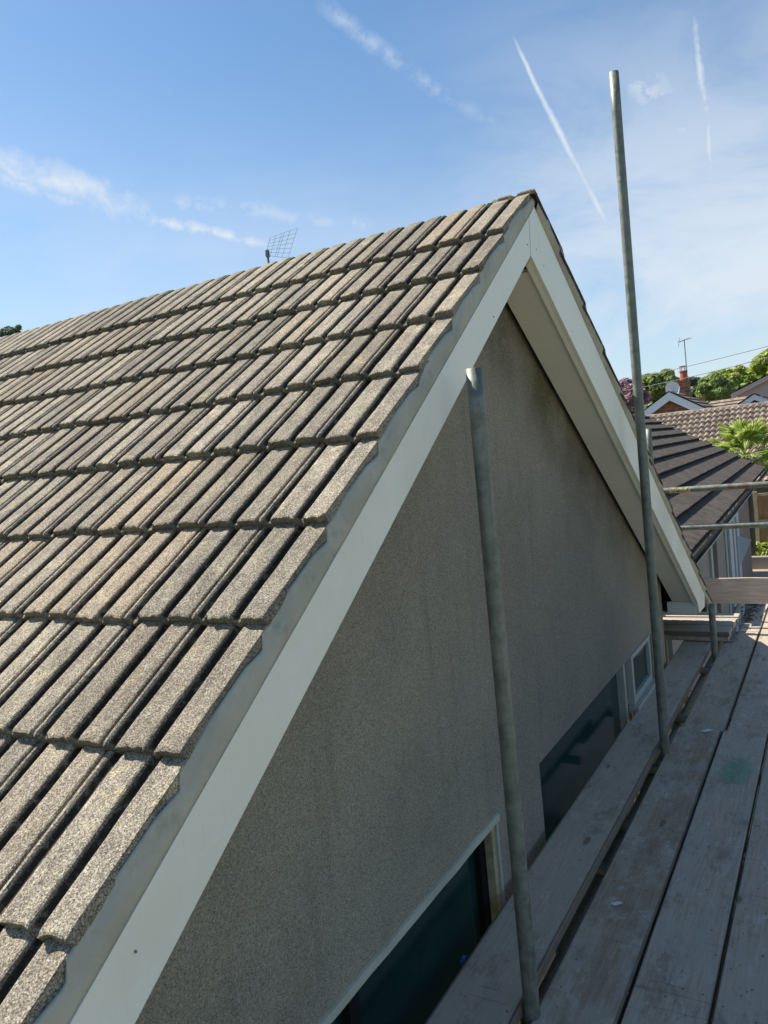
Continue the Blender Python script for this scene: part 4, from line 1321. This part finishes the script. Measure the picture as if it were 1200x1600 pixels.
MB().add([(-hw2 * .95, .03, 0), (hw2 * .95, .03, 0), (hw2 * .95, .03, zA - sp * hw2), (0, .03, zA - .1), (-hw2 * .95, .03, zA - sp * hw2)], [(0, 1, 2, 3, 4)]).build('infill', M['dark'], pg)
slat = MB().box((-.02, 0, 0), (.02, .02, zA - .35)).build('slat', M['pink'], pg)
for k in range(-4, 5):
    o = slat if k == -4 else copyo(slat, pg); o.location = (k * .16, -.0, -abs(k) * .16 * sp)

# small far roof between trees and pink house
fr_ = ony(1130, 624, 43)
fh = empty('far_roof_house', (fr_.x, 43, GZ)); tag(fh, 'low brown-tiled roof between the dark conifer and the pink house', 'house')
Of = Vector(fh.location); hh_ = fr_.z - GZ
stepped('roof', Of + Vector((-2.2, -2.4, hh_ - 1.3)), Of + Vector((1.3, -2.4, hh_ - 1.3)), Of + Vector((-1.1, 0, hh_ - .05)), Of + Vector((1.3, 0, hh_ + .02)), 8, .05, M['pantile'], fh, Of)
MB().box((-1.9, -2.1, 0), (1.2, 2.1, hh_ - 1.3)).build('wall', M['brick'], fh)
MB().box((-1.15, -.15, hh_ - .5), (-.85, .15, hh_ + .25)).build('chimney', M['brick'], fh)

# ------------------------------------------------------------------ wires and roof aerial grid
for (a, b_, lab) in (((1040, 580.5), (1230, 532), 'upper overhead wire crossing the sky at the right'), ((1080, 589), (1230, 549), 'lower overhead wire crossing above the trees')):
    p0, p1 = ony(*a, 34), ony(*b_, 30); e0 = p0 + (p0 - p1) * 1.2; e1 = p1 + (p1 - p0) * 1.5
    N = 24; b = MB().tube([e0.lerp(e1, i / N) - Vector((0, 0, .30 * 4 * (i / N) * (1 - i / N) - .27)) for i in range(N + 1)], .013, 5)
    tag(b.build('overhead_wire', M['metal']), lab, 'wire', 'overhead wires')
gy = 13.0
TL, TRr, BL, BR_ = ony(422, 371, gy), ony(464.7, 356.5, gy + .3), ony(414.5, 399, gy), ony(450, 403, gy + .3)
ga = empty('grid_aerial', (BL.x, gy, GZ)); tag(ga, 'wire-grid television aerial panel standing up behind the tiled ridge', 'aerial')
Lc = Vector(ga.location); b = MB()
for f in (0, .21, .43, .52, .73, 1.0): b.tube([TL.lerp(TRr, f) - Lc, BL.lerp(BR_, f) - Lc], .0045, 4)
for f in np.linspace(0, 1, 7): b.tube([TL.lerp(BL, f) - Lc, TRr.lerp(BR_, f) - Lc], .0035, 4)
b.build('wire_grid', M['grid'], ga)
m0 = ony(417.5, 391, gy)
MB().tube([(m0.x - Lc.x, 0, m0.z - GZ), (m0.x - Lc.x, 0, 0)], .022, 8).box((m0.x - Lc.x - .03, -.03, m0.z - GZ - .14), (m0.x - Lc.x + .03, .03, m0.z - GZ)).build('mast', M['metal'], ga)
